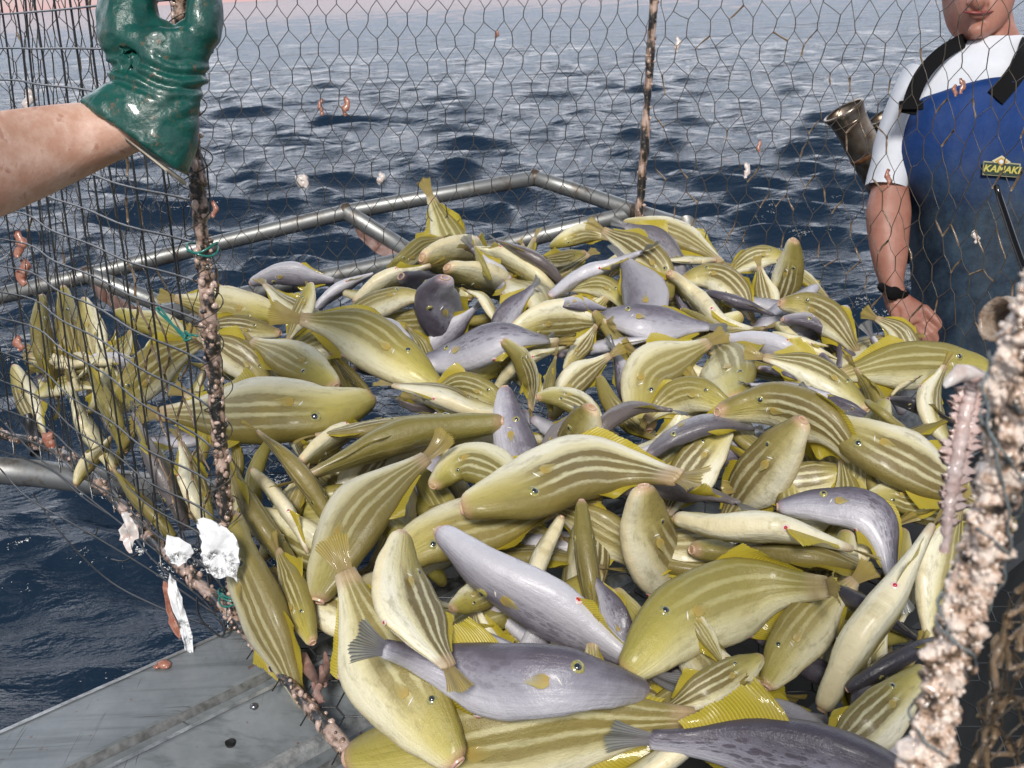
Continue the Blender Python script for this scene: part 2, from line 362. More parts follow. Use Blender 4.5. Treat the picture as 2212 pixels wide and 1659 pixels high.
# ------------------------------------------------------------------ fish materials
def vec_crease(t, bs, bh, seed):                          # faint creases that run along the flank
    x = t.n('ShaderNodeCombineXYZ'); t.l(t.math('MULTIPLY', bs, 4.0), x.inputs[0]); t.l(t.math('MULTIPLY', bh, 9.0), x.inputs[1]); t.l(seed, x.inputs[2]); return x.outputs[0]
def fish_skin():
    t = NT('fish_skin'); bs = t.attr('bs'); bh = t.attr('bh'); stripe, yel, dark, rnd_ = t.ocol()
    seed = t.math('MULTIPLY', rnd_, 37.0)
    vec = t.n('ShaderNodeCombineXYZ'); t.l(t.math('MULTIPLY', bs, 5.0), vec.inputs[0]); t.l(t.math('MULTIPLY', bh, 2.2), vec.inputs[1]); t.l(seed, vec.inputs[2])
    wob = t.noise(1.0, 4, .6, vec.outputs[0]); fine = t.noise(7.0, 3, .6, vec.outputs[0])
    h = t.math('ADD', bh, t.math('MULTIPLY', t.math('SUBTRACT', wob, .5), .24))
    h = t.math('ADD', h, t.math('MULTIPLY', t.math('SUBTRACT', fine, .5), .09))
    h01 = t.math('MULTIPLY_ADD', h, .5, .5)
    BR, PA, CR, BE, OL = (.142, .102, .033), (.61, .575, .37), (.76, .70, .44), (.89, .85, .68), (.175, .135, .032)
    strip = t.ramp(h01, [(.0, BE), (.22, BE), (.31, CR), (.375, (.50, .45, .27)), (.41, BR), (.485, BR), (.52, PA), (.545, PA), (.585, BR), (.665, BR), (.70, PA), (.725, PA), (.765, BR), (.85, BR), (.88, (.44, .41, .26)), (.92, OL), (1.0, OL)], 'EASE')
    plain = t.ramp(h01, [(.0, BE), (.25, CR), (.42, (.56, .48, .22)), (.6, (.38, .32, .10)), (.8, (.26, .21, .055)), (1.0, OL)])
    fade = t.math('MULTIPLY', t.sstep(bs, .2, .42), t.math('MULTIPLY', stripe, t.math('MULTIPLY_ADD', fine, .6, .85)), clamp=True)
    c = t.mix(fade, plain, strip)
    headm = t.math('MULTIPLY', t.sstep(bs, .44, .08), t.math('MULTIPLY', yel, .9))
    hc = t.ramp(h01, [(.0, (.82, .72, .34)), (.4, (.60, .52, .11)), (.75, (.38, .33, .05)), (1, (.24, .20, .04))])
    headm = t.math('MULTIPLY', headm, t.math('MULTIPLY_ADD', t.sstep(h01, .08, .42), .75, .25))
    c = t.mix(headm, c, hc)
    c = t.mix(t.math('MULTIPLY', yel, .16), c, (.62, .52, .08))
    c = t.mix(t.math('MULTIPLY', t.sstep(t.noise(1.7, 5, .65, vec.outputs[0]), .5, .7), .42), c, (.20, .17, .06))
    c = t.mix(t.math('MULTIPLY', t.sstep(bs, .9, .97), .7), c, (.52, .36, .22))
    c = t.mix(t.math('MULTIPLY', t.sstep(bs, .05, .0), .6), c, (.62, .36, .24))
    edge = t.math('MULTIPLY', t.sstep(h01, .10, .0), t.math('MULTIPLY', t.sstep(bs, .9, .3), .38))
    c = t.mix(edge, c, (.74, .55, .16))
    c = t.mix(t.math('MULTIPLY', t.noise(60, 2, .7), .12), c, (.25, .2, .08))
    c = t.mix(t.math('MULTIPLY', t.sstep(rnd_, .55, 1.0), .35), c, t.mix(.5, c, (.34, .26, .10)))
    c = t.mix(t.math('MULTIPLY', t.sstep(rnd_, .45, .0), .28), c, (.30, .28, .06))
    c = t.mix(dark, c, (.05, .042, .022))
    crv = vec_crease(t, bs, bh, seed)
    t.P(Base_Color=c, Roughness=t.math('MULTIPLY_ADD', fine, .35, .30)); t.p.inputs['Specular IOR Level'].default_value = .55
    t.p.inputs['Coat Weight'].default_value = .14; t.p.inputs['Coat Roughness'].default_value = .16
    t.bump(t.math('ADD', t.math('MULTIPLY', t.noise(520, 3), .9), t.math('ADD', t.math('MULTIPLY', t.noise(70, 4), 2.6), t.math('MULTIPLY', t.noise(1.0, 3, .5, crv), 1.6))), .42, .0020)
    return t.m
def grey_skin():
    t = NT('grey_fish_skin'); bs = t.attr('bs'); bh = t.attr('bh'); spot, brown, dark, rnd_ = t.ocol()
    seed = t.math('MULTIPLY', rnd_, 53.0)
    vec = t.n('ShaderNodeCombineXYZ'); t.l(t.math('MULTIPLY', bs, 5.0), vec.inputs[0]); t.l(t.math('MULTIPLY', bh, 1.6), vec.inputs[1]); t.l(seed, vec.inputs[2])
    wob = t.noise(1.2, 5, .62, vec.outputs[0])
    h = t.math('ADD', bh, t.math('MULTIPLY', t.math('SUBTRACT', wob, .5), 1.0)); h01 = t.math('MULTIPLY_ADD', h, .5, .5)
    c = t.ramp(h01, [(0, (.63, .615, .665)), (.33, (.48, .465, .525)), (.58, (.30, .285, .34)), (.82, (.13, .115, .145)), (1, (.08, .07, .09))])
    c = t.mix(t.math('MULTIPLY', brown, .75), c, (.20, .155, .12))
    v1 = t.voro(3.1, vec.outputs[0]); v2 = t.voro(8.0, vec.outputs[0])
    m = t.math('MAXIMUM', t.sstep(v1, .44, .30), t.math('MULTIPLY', t.sstep(v2, .34, .22), .8))
    m = t.math('MULTIPLY', m, t.sstep(h, -.45, .15)); m = t.math('MULTIPLY', m, spot)
    m = t.math('MULTIPLY', m, t.sstep(bs, .25, .5))
    c = t.mix(t.math('MULTIPLY', m, .85), c, (.085, .07, .09))
    c = t.mix(t.math('MULTIPLY', t.sstep(bs, .05, .0), .5), c, (.45, .30, .32))
    c = t.mix(t.math('MULTIPLY', t.noise(60, 2, .7), .14), c, (.12, .11, .14))
    c = t.mix(t.math('MULTIPLY', t.sstep(rnd_, .5, 1.0), .4), c, (.20, .185, .19))
    c = t.mix(dark, c, (.028, .028, .036))
    crv = vec_crease(t, bs, bh, seed)
    t.P(Base_Color=c, Roughness=t.math('MULTIPLY_ADD', wob, .25, .2)); t.p.inputs['Coat Weight'].default_value = .14; t.p.inputs['Coat Roughness'].default_value = .16
    t.bump(t.math('ADD', t.math('MULTIPLY', t.noise(520, 3), .9), t.math('ADD', t.math('MULTIPLY', t.noise(70, 4), 2.6), t.math('MULTIPLY', t.noise(1.0, 3, .5, crv), 1.6))), .42, .0020)
    return t.m
def fin_mat(name, base, tip, ray_col, clear=.34):
    t = NT(name); fu = t.attr('fu'); fv = t.attr('fv'); a, yel, dark, rnd_ = t.ocol()
    rays = t.math('MULTIPLY_ADD', t.math('SINE', t.math('MULTIPLY', fu, 2 * PI)), .5, .5)
    c = t.mix(t.math('ADD', fv, t.math('MULTIPLY_ADD', t.noise(40, 3), .5, -.25), clamp=True), base, tip)
    c = t.mix(t.math('MULTIPLY', t.math('POWER', rays, 3.0), .7), c, ray_col)
    c = t.mix(t.math('MULTIPLY', dark, .8), c, (.06, .05, .03))
    t.P(Base_Color=c, Roughness=.3); t.p.inputs['Coat Weight'].default_value = .3
    t.bump(rays, .5, .0010)
    tr = t.n('ShaderNodeBsdfTranslucent'); t.setin(tr.inputs[0], c)
    tp = t.n('ShaderNodeBsdfTransparent'); mx = t.n('ShaderNodeMixShader'); mx.inputs[0].default_value = .34
    t.l(t.p.outputs[0], mx.inputs[1]); t.l(tr.outputs[0], mx.inputs[2])
    m2 = t.n('ShaderNodeMixShader'); t.l(t.math('MULTIPLY', t.math('SUBTRACT', 1.0, rays), t.math('MULTIPLY', fv, clear)), m2.inputs[0])
    t.l(mx.outputs[0], m2.inputs[1]); t.l(tp.outputs[0], m2.inputs[2]); t.l(m2.outputs[0], t.out.inputs[0])
    return t.m
M_SKIN, M_GSKIN = fish_skin(), grey_skin()
M_FIN = fin_mat('yellow_fin', (.68, .53, .05), (.76, .62, .05), (.32, .26, .03))
M_PEC = fin_mat('pectoral_fin_skin', (.62, .43, .10), (.62, .55, .22), (.55, .46, .15), .9)
M_TAIL = fin_mat('tail_fin_skin', (.50, .37, .16), (.60, .46, .10), (.17, .14, .06))
M_GTAIL = fin_mat('grey_tail_skin', (.36, .34, .38), (.30, .32, .30), (.06, .06, .08))
M_PUP = simple('eye_pupil', (.022, .030, .040), .05, spec=.9, coat=1); M_IRIS = simple('eye_iris', (.42, .36, .08), .15, coat=1, col2=(.2, .2, .1), vscale=300)
M_LIP = simple('fish_lip', (.60, .42, .26), .3, coat=.3, col2=(.56, .33, .27), vscale=90); M_GULLET = simple('fish_gullet', (.30, .12, .13), .25, coat=.6, col2=(.16, .03, .045), vscale=120)
M_VENT = simple('vent_red', (.50, .015, .03), .15, coat=.8); M_VRIM = simple('vent_rim', (.74, .58, .55), .3, coat=.4)
M_GILL = simple('gill_white', (.80, .78, .70), .3, coat=.4)

# ------------------------------------------------------------------ fish shape
_SS = np.array([0, .012, .03, .06, .10, .20, .30, .40, .50, .58, .64, .70, .80, .90, 1.0])
_UP = np.array([.022, .041, .051, .060, .073, .101, .122, .134, .138, .136, .129, .115, .080, .052, .037])
_DN = np.array([.024, .043, .054, .063, .076, .103, .126, .144, .156, .155, .142, .115, .078, .050, .035])
_TW = np.array([.021, .035, .042, .046, .050, .060, .070, .076, .077, .073, .066, .057, .041, .028, .019])
NR, NS = 33, 22
SR = np.r_[0, .010, .022, np.linspace(.04, 1, NR - 3)]
UPr, DNr, TWr = (np.interp(SR, _SS, a) for a in (_UP, _DN, _TW))
for _a in (UPr, DNr, TWr):
    _a[4:-1] = .25 * _a[3:-2] + .5 * _a[4:-1] + .25 * _a[5:]

def catmull(pts, n):
    p = np.array(pts, float); p = np.vstack([2 * p[0] - p[1], p, 2 * p[-1] - p[-2]])
    out = []
    for i in range(1, len(p) - 2):
        for u in np.linspace(0, 1, 24, endpoint=False):
            a, b, c, d = p[i - 1], p[i], p[i + 1], p[i + 2]
            out.append(.5 * ((2 * b) + (-a + c) * u + (2 * a - 5 * b + 4 * c - d) * u * u + (-a + 3 * b - 3 * c + d) * u ** 3))
    out.append(p[-2]); out = np.array(out)
    L = np.r_[0, np.cumsum(np.linalg.norm(np.diff(out, axis=0), axis=1))]
    t = np.linspace(0, L[-1], n)
    return np.stack([np.interp(t, L, out[:, k]) for k in range(out.shape[1])], 1), L[-1]

# the heap is stacked like the real one: each fish is let down on whatever lies under it
CELL, MG = 8, 480
GW, GH = (2212 + 2 * MG) // CELL, (1659 + 2 * MG) // CELL
_gx, _gy = np.meshgrid((np.arange(GW) + .5) * CELL - MG, (np.arange(GH) + .5) * CELL - MG)
A0 = onz(510, 1340); PANEL_DIR = nrm([-.62, .78, 0]); PANEL_N = np.array([.78, .62, 0.0])
def panel_depth(x, y):
    q = _f[None] * 1.0 + (np.atleast_1d(x)[:, None] - CX) / FPX * _R[None] + (CY - np.atleast_1d(y)[:, None]) / FPX * _U[None]
    den = q @ PANEL_N; return np.where(den > .05, (PANEL_N @ (A0 - CAM)) / np.maximum(den, .05), 9)
_q = _f[None, None] + ((_gx - CX) / FPX)[..., None] * _R + ((CY - _gy) / FPX)[..., None] * _U
HZ0, HSL, HY0 = .015, .165, .95
_den = HSL * _q[..., 1] - _q[..., 2]
BASE = np.where(_den > .08, (CAM[2] - HZ0 + HSL * HY0) / np.maximum(_den, .08), 9.0)
_fq = (CAM[2] - .016) / np.maximum(-_q[..., 2], .05); BASE = np.minimum(BASE, _fq)      # the floor net and the gunwale carry the lowest fish
_pd = panel_depth(_gx.ravel(), _gy.ravel()).reshape(BASE.shape)
_w = np.clip((560 - _gx) / 110, 0, 1)
BASE = np.where(_gx < 560, np.maximum(BASE, np.minimum(_pd, 2.6) * _w + BASE * (1 - _w) + .16 * _w), BASE)
ZB = BASE.copy(); IDB = np.full(BASE.shape, -1); POKE = {}

def smooth1(a, sg):
    k = np.exp(-.5 * (np.arange(-12, 13) / sg) ** 2); k /= k.sum()
    return np.convolve(np.pad(a, 12, mode='edge'), k, mode='valid')

def settle(pts2, theta, Lp, k, sink=0.0, pct=14):
    """rest a fish (given as seen) on the heap: returns its 3-D spine and true length"""
    c2, lpx = catmull(pts2, 101)
    c2 = np.stack([np.interp(SR, np.linspace(0, 1, 101), c2[:, j]) for j in (0, 1)], 1)
    Lt = max(abs(Lp), lpx) if Lp else lpx
    hh = (UPr + DNr) * .5 * k
    ct, st = abs(math.cos(theta)), abs(math.sin(theta))
    hw = np.hypot(ct * hh, st * TWr) * Lt
    tvn = np.hypot(st * hh, ct * TWr)
    T = np.gradient(c2, SR, axis=0); T /= np.linalg.norm(T, axis=1)[:, None] + 1e-9
    Nn = np.stack([-T[:, 1], T[:, 0]], 1)
    base = np.empty(NR)
    for i in range(NR):
        ds = []
        for u in np.linspace(-.6, .6, 7):
            x, y = c2[i] + Nn[i] * u * hw[i]
            ix = int((x + MG) // CELL); iy = int((y + MG) // CELL)
            if 0 <= ix < GW and 0 <= iy < GH: ds.append(ZB[iy, ix])
        base[i] = np.percentile(ds, pct) if ds else 1.6
    dm = np.median(base); Lm = Lt / FPX * dm
    c = base - .88 * tvn * Lm + sink
    beam = lambda v, dg=3: np.polyval(np.polyfit(SR, v, dg), SR)      # a fish bends, it does not kink
    c2s = beam(c); c2s -= max(0, np.percentile(c2s - c, 74))
    tl = 0
    if Lp:
        c2s = beam(c, 1)
        tl = math.sqrt(max(0, Lt * Lt - lpx * lpx)) / FPX * dm * (1 if Lp > 0 else -1)
        c2s = c2s.mean() + (SR - .45) * tl * .8
        hm = SR < .6 if Lp > 0 else SR > .4
        c2s -= np.percentile((c2s - c)[hm], 62)
    pdp = panel_depth(c2[:, 0], c2[:, 1])
    lim = np.where(c2[:, 0] < 505, pdp + .035 + tvn * Lm, -9)
    if (c2[:, 0] < 505).any(): c2s = beam(np.maximum(c2s, lim), 4)
    fl = (CAM[2] - .026) / np.array([max(.05, -ray(*q_)[2]) for q_ in c2]) - tvn * Lm * .95
    if (c2s > fl).any(): c2s = beam(np.minimum(c2s, fl), 6)
    ex = np.ptp(c2s) / (.34 * Lm + abs(tl)); c2s = c2s if ex < 1 else np.median(c2s) + (c2s - np.median(c2s)) / ex
    global LAPP; LAPP = Lt / FPX * float(np.median(c2s))
    # leave a mark in the heap
    pts3 = np.array([P(c2[i, 0], c2[i, 1], c2s[i]) for i in range(NR)])
    for i in range(NR):
        R_ = hw[i] + CELL; x0, y0 = c2[i]
        ix0, ix1 = int((x0 - R_ + MG) // CELL), int((x0 + R_ + MG) // CELL)
        iy0, iy1 = int((y0 - R_ + MG) // CELL), int((y0 + R_ + MG) // CELL)
        ix0, iy0 = max(0, ix0), max(0, iy0); ix1, iy1 = min(GW - 1, ix1), min(GH - 1, iy1)
        if ix1 <= ix0 or iy1 <= iy0: continue
        gx = _gx[iy0:iy1 + 1, ix0:ix1 + 1]; gy = _gy[iy0:iy1 + 1, ix0:ix1 + 1]
        rr = ((gx - x0) ** 2 + (gy - y0) ** 2) / (hw[i] + 1) ** 2
        d = np.where(rr < 1, c2s[i] - tvn[i] * Lm * np.sqrt(np.maximum(0, 1 - rr)), 99)
        sub = ZB[iy0:iy1 + 1, ix0:ix1 + 1]
        if pct == 14 and not sink:
            for id_ in IDB[iy0:iy1 + 1, ix0:ix1 + 1][(rr < .55) & (sub < d - .004)]: POKE[int(id_)] = POKE.get(int(id_), 0) + 1
        IDB[iy0:iy1 + 1, ix0:ix1 + 1][d < sub] = N_FISH
        ZB[iy0:iy1 + 1, ix0:ix1 + 1] = np.minimum(ZB[iy0:iy1 + 1, ix0:ix1 + 1], d)
    return pts3

def dome(mb, c, nrmv, tx, r, h, mats=(0, 1), split=.55, nr=6, ns=14):
    tx = nrm(tx - nrmv * (tx @ nrmv)); ty = np.cross(nrmv, tx)
    rings = []
    for i in range(nr + 1):
        a = (PI / 2) * i / nr
        for k in range(ns):
            w = 2 * PI * k / ns
            rings.append(c + (tx * math.cos(w) + ty * math.sin(w)) * r * math.sin(a) + nrmv * h * (math.cos(a)))
    b = mb.add(rings, [])
    for i in range(nr):
        for k in range(ns):
            mb.f.append((b + i * ns + k, b + (i + 1) * ns + k, b + (i + 1) * ns + (k + 1) % ns, b + i * ns + (k + 1) % ns))
            mb.mi.append(mats[0] if math.sin((PI / 2) * (i + .5) / nr) < split else mats[1])

KINDS = {  # skin, (stripe or spots, yellow or brown, darkening), fins, tail
    'Y': (M_SKIN, (.55, .75, 0), M_FIN, M_TAIL), 'S': (M_SKIN, (1.0, .35, 0), M_FIN, M_TAIL), 'P': (M_SKIN, (.75, .12, 0), M_FIN, M_TAIL),
    'W': (M_SKIN, (.5, .16, 0), M_FIN, M_TAIL), 'O': (M_SKIN, (.55, .55, .22), M_FIN, M_TAIL), 'B': (M_GSKIN, (.0, .8, .12), M_FIN, M_GTAIL),
    'G': (M_GSKIN, (.5, .0, 0), M_FIN, M_GTAIL), 'M': (M_GSKIN, (1.0, .0, .05), M_FIN, M_GTAIL), 'D': (M_GSKIN, (.0, .0, .72), M_FIN, M_GTAIL)}
N_FISH = 0; FLAT = .72
def make_fish(kind, theta_deg, pts2, Lp, k, label, detail=True, sink=0.0, pct=14):
    global N_FISH; N_FISH += 1
    k *= {'G': .86, 'M': .84, 'D': .9}.get(kind, 1.0)
    theta = math.radians(theta_deg)
    sp = settle(pts2, theta, Lp, k, sink, pct)
    L = min(np.linalg.norm(np.diff(sp, axis=0), axis=1).sum(), LAPP * 1.08)
    T = np.gradient(sp, SR, axis=0); T /= np.linalg.norm(T, axis=1)[:, None]
    Hd = -T
    C = CAM - sp; C /= np.linalg.norm(C, axis=1)[:, None]
    C = C - Hd * (C * Hd).sum(1)[:, None]; C /= np.linalg.norm(C, axis=1)[:, None]
    Lf = np.cross(C, Hd)
    D = math.cos(theta) * Lf + math.sin(theta) * C
    X = np.cross(Hd, D)
    skin, col, finm, tailm = KINDS[kind]
    jit = lambda v, a: float(min(1, max(0, v + rnd.uniform(-a, a) * (v > 0))))
    oc = (jit(col[0], .2), jit(col[1], .15), jit(col[2] + .03, .05), 1)
    kw = k * rnd.uniform(.97, 1.03); tk = rnd.uniform(.94, 1.08)
    big = 1.7 if ('gaping' in label or 'open mouth' in label or 'open pink mouth' in label) else (1.25 if 'mouth' in label else 1.0)
    mb = MB(); bsA, bhA = [], []; MYID = N_FISH
    up = UPr * kw; dn = DNr * kw
    dent = 1 + .05 * np.array([mnoise.noise(Vector((i * .16, N_FISH * 3.7, 0))) for i in range(NR)])
    ang = np.linspace(0, 2 * PI, NS, endpoint=False)
    for i in range(NR):
        for a in ang:
            s_, c_ = math.sin(a), math.cos(a)
            h_ = (up[i] if s_ > 0 else dn[i]) * np.sign(s_) * abs(s_) ** .92
            w_ = TWr[i] * tk * np.sign(c_) * abs(c_) ** FLAT * dent[i]
            q_ = Vector((SR[i] * 5 + N_FISH * 7.3, h_ * 14, w_ * 10)); bump_ = (.011 * mnoise.noise(q_ * .9) + .0055 * mnoise.noise(q_ * 2.4)) * min(1, SR[i] / .12) * (1.25 - SR[i] * .8)
            mb.v.append(tuple(sp[i] + (D[i] * (h_ + bump_ * s_ * .8) + X[i] * (w_ + bump_ * np.sign(c_) * abs(c_) ** .5)) * L)); bsA.append(SR[i]); bhA.append(np.sign(s_) * abs(s_) ** .92)
    for i in range(NR - 1):
        for j in range(NS):
            mb.f.append((i * NS + j, i * NS + (j + 1) % NS, (i + 1) * NS + (j + 1) % NS, (i + 1) * NS + j)); mb.mi.append(0)
    for e, i in ((0, 0), (1, NR - 1)):
        q = sp[i] + (Hd[i] * .006 if e == 0 else T[i] * .012) * L; b = len(mb.v); mb.v.append(tuple(q)); bsA.append(SR[i]); bhA.append(0)
        for j in range(NS):
            f = (b, i * NS + (j + 1) % NS, i * NS + j); mb.f.append(f if e == 0 else f[::-1]); mb.mi.append(0)
    mb.att = {'bs': bsA, 'bh': bhA}
    o = mb.build('fish', skin, origin=sp[NR // 2], color=oc, recalc=True)
    tag(o, label, 'fish', 'fish heaped in the wire trap')
    def at(s):
        return int(np.argmin(abs(SR - s)))
    # fins along the back and the belly
    def edge_fin(name, sgn, s0, s1, hmax):
        m = MB(); nc, nr = 37, 4; fu, fv = [], []; lean0 = rnd.gauss(0, .7); raise_ = rnd.choice((.55, .8, 1.0, 1.2, 1.4)); swp = rnd.uniform(.5, 1.3)
        for c in range(nc):
            u = c / (nc - 1); s = s0 + (s1 - s0) * u; i = min(max(int(np.searchsorted(SR, s)) - 1, 0), NR - 2); w = (s - SR[i]) / (SR[i + 1] - SR[i])
            lp = lambda A: A[i] * (1 - w) + A[i + 1] * w
            hb = lp(up) if sgn > 0 else lp(dn)
            p0 = lp(sp) + lp(D) * sgn * (hb - .004) * L
            h = hmax * raise_ * L * min(1, (u + .02) / .07) ** .7 * (1 - .82 * u ** .62) * (1 - (.03 + .07 * rnd.random()) * (c % 2)) * (1 - .25 * max(0, mnoise.noise(Vector((u * 5, N_FISH * 1.7, sgn)))))
            for r_ in range(nr):
                v = r_ / (nr - 1); ln = lean0 * (.5 + .5 * v) + .28 * math.sin(u * 7 + N_FISH) * v
                dr = nrm(lp(D) * sgn * math.cos(ln) + lp(X) * math.sin(ln) + lp(T) * (swp + .35 * v))
                m.v.append(tuple(p0 + dr * h * v * (1 + .0 * v))); fu.append(c * .75); fv.append(v)
        for c in range(nc - 1):
            for r_ in range(nr - 1):
                m.f.append((c * nr + r_, (c + 1) * nr + r_, (c + 1) * nr + r_ + 1, c * nr + r_ + 1)); m.mi.append(0)
        m.att = {'fu': fu, 'fv': fv}
        m.build(name, finm, o, color=oc)
    edge_fin('dorsal_fin', 1, .56, .90, .125 * rnd.uniform(.85, 1.15))
    edge_fin('anal_fin', -1, .60, .90, .115 * rnd.uniform(.85, 1.15))
    # tail
    m = MB(); nc, nr = 29, 6; fu, fv = [], []; spread = math.radians(rnd.uniform(9, 23)); ll = .195 * L * rnd.uniform(.9, 1.1)
    bend = rnd.gauss(0, .25); tb = nrm(T[-1] + .3 * (T[-1] - T[-4]))
    for c in range(nc):
        u = c / (nc - 1) * 2 - 1
        for r_ in range(nr):
            v = r_ / (nr - 1); a = u * spread * (.55 + .45 * v)
            ln = ll * (1 - .10 * u * u) * (1 - (.05 + .06 * rnd.random()) * (c % 2) * (v > .8))
            dr = tb * math.cos(a) + D[-1] * math.sin(a)
            p0 = sp[-1] + D[-1] * u * .026 * L * kw
            q = p0 + dr * ln * v + X[-1] * L * (bend * .10 * v * v + .010 * v * math.sin(u * 6 + N_FISH))
            m.v.append(tuple(q)); fu.append(c * .5); fv.append(v)
    for c in range(nc - 1):
        for r_ in range(nr - 1):
            m.f.append((c * nr + r_, (c + 1) * nr + r_, (c + 1) * nr + r_ + 1, c * nr + r_ + 1)); m.mi.append(0)
    m.att = {'fu': fu, 'fv': fv}; m.build('tail_fin', tailm, o, color=oc)
    if not detail: return o
    def surf(s, bh, side):
        i = at(s); j = min(max(int(np.searchsorted(SR, s)) - 1, 0), NR - 2); w = (s - SR[j]) / (SR[j + 1] - SR[j])
        lp = lambda A: A[j] * (1 - w) + A[j + 1] * w
        hh_ = lp(up) if bh > 0 else lp(dn); tw_ = lp(TWr * dent) * tk
        cc = math.sqrt(max(0, 1 - bh * bh)); h_ = hh_ * bh; w_ = tw_ * cc ** FLAT
        q_ = Vector((s * 5 + MYID * 7.3, h_ * 14, side * w_ * 10)); bump_ = (.011 * mnoise.noise(q_ * .9) + .0055 * mnoise.noise(q_ * 2.4)) * min(1, s / .12) * (1.25 - s * .8)
        p = lp(sp) + (lp(D) * (h_ + bump_ * bh * .8) + lp(X) * side * (w_ + bump_ * cc ** .5)) * L
        n_ = nrm(lp(D) * bh / hh_ * tw_ + lp(X) * side * cc)
        return p, n_, i
    for side in (1, -1):
        # eye
        p, n_, i = surf(.275, .52, side); m = MB()
        dome(m, p - n_ * .007 * L, n_, T[i], .0285 * L, .0135 * L, (1, 1))
        dome(m, p - n_ * .0010 * L, n_, T[i], .0158 * L, .0108 * L, (0, 1), .8)
        m.build('eye', [M_PUP, M_IRIS], o)
        # gill slit
        m = MB(); pts = []
        for u in np.linspace(0, 1, 7):
            q, nn, i = surf(.330 - .014 * u, .15 - .21 * u, side); pts.append(q + nn * .0005)
        m.tube(pts, [.0004, .0022 * L, .0034 * L, .0038 * L, .0034 * L, .0022 * L, .0004], 6); m.build('gill_slit', M_GILL, o)
        # pectoral fin
        p, n_, i = surf(.35, .02, side); m = MB(); nc, nr = 13, 4; fu, fv = [], []; out = rnd.choice((.02, .04, .07, .3))
        for c in range(nc):
            u = c / (nc - 1) * 2 - 1
            for r_ in range(nr):
                v = r_ / (nr - 1); a = u * .34
                dr = nrm(T[i] * math.cos(a) + D[i] * math.sin(a) + n_ * out * (.6 + .4 * v))
                m.v.append(tuple(p + D[i] * u * (.010 + .016 * math.sin(PI * min(1, v * .8 + .1))) * L + T[i] * .082 * L * v * (1 - .35 * u * u) + n_ * (.0022 + out * .05 * v * L + .004 * L * (1 - u * u) * v))); fu.append(.25 + .06 * c); fv.append(v)
        for c in range(nc - 1):
            for r_ in range(nr - 1):
                m.f.append((c * nr + r_, (c + 1) * nr + r_, (c + 1) * nr + r_ + 1, c * nr + r_ + 1)); m.mi.append(0)
        m.att = {'fu': fu, 'fv': fv}; m.build('pectoral_fin', M_PEC, o, color=oc)
    # mouth: lips round a dark opening
    m = MB(); nu, nv = 16, 7; vs = []
    rx, ry = TWr[0] * L * 1.0, (up[0] + dn[0]) * .5 * L
    for a in range(nu):
        w = 2 * PI * a / nu
        for b in range(nv):
            t_ = PI * (b / (nv - 1)) * 1.0; ro = 1.06 - (.34 - .06 * (big - 1)) * (1 - math.cos(t_)) * .5
            vs.append(sp[0] + (X[0] * rx * math.cos(w) + D[0] * ry * math.sin(w)) * ro * (.82 + .30 * big) + Hd[0] * (.0085 * L * math.sin(t_) + (-.006 * L if b < 1 else .0) - (.004 * L if b > 4 else 0)))
    m.grid(vs, nu, nv, closeu=True)
    b = m.add([sp[0] + Hd[0] * .0066 * L], []); 
    for a in range(nu):
        m.f.append((b, a * nv + nv - 1, ((a + 1) % nu) * nv + nv - 1)); m.mi.append(1)
    m.build('mouth', [M_LIP, M_GULLET], o)
    # vent
    p, n_, i = surf(.61, -1, 1); n_ = -D[i]; m = MB()
    dome(m, p - n_ * .003 * L, n_, T[i], .020 * L, .008 * L, (1, 1)); dome(m, p + n_ * .002 * L, n_, T[i], .0105 * L, .0055 * L, (0, 0))
    m.build('vent', [M_VENT, M_VRIM], o)
    return o

rows = []
for ln in FISH.strip().splitlines():
    a = ln.split('|'); pts = [tuple(map(float, q.split(','))) for q in a[3].split()]
    rows.append((float(a[0]), a[1], float(a[2]), pts, float(a[4]), float(a[5]), a[6]))
# fish buried deepest in the heap, of which only slivers show between the others
poly = [(500, 690), (900, 610), (1350, 545), (1560, 600), (1850, 720), (1990, 860), (2060, 1000), (2075, 1300), (1930, 1640), (1130, 1620), (820, 1500), (600, 1150), (505, 1150), (300, 1070), (150, 960), (55, 860), (62, 700), (300, 700)]
def inside(x, y):
    c = False
    for i in range(len(poly)):
        (x1, y1), (x2, y2) = poly[i], poly[i - 1]
        if (y1 > y) != (y2 > y) and x < (x2 - x1) * (y - y1) / (y2 - y1) + x1: c = not c
    return c
n_ = 0; spots = []; buried = []
y = 545.0
while y < 1660:
    st = 50 + (y - 545) * .034
    x = 70 + rnd.uniform(0, st)
    while x < 2030:
        if inside(x, y): spots.append((x + rnd.uniform(-.25, .25) * st, y + rnd.uniform(-.2, .2) * st))
        x += st * 1.55
    y += st * .80
rnd.shuffle(spots)
for (x, y) in spots[:250]:
    a = rnd.uniform(0, 2 * PI); l = (165 + (y - 540) * .20) * (.6 if x < 500 else 1); b = rnd.uniform(-.14, .14)
    q = [(x + math.cos(a) * l * t + math.sin(a) * l * b * math.sin(PI * (t + .5)), y + (math.sin(a) * l * t - math.cos(a) * l * b * math.sin(PI * (t + .5))) * .8) for t in (.5, .17, -.17, -.5)]
    if x < 500 and not all(inside(*p_) for p_ in q): continue
    buried.append((make_fish(rnd.choice('YYSSPOGMY'), rnd.uniform(-180, 180), q, 0, 1.22, 'fish buried deep in the heap with only slivers of its skin showing', detail=False, sink=.035), N_FISH)); n_ += 1
for r_ in sorted(rows, key=lambda r_: r_[0]):
    make_fish(r_[1], r_[2], r_[3], r_[4], r_[5] * 1.12, r_[6])
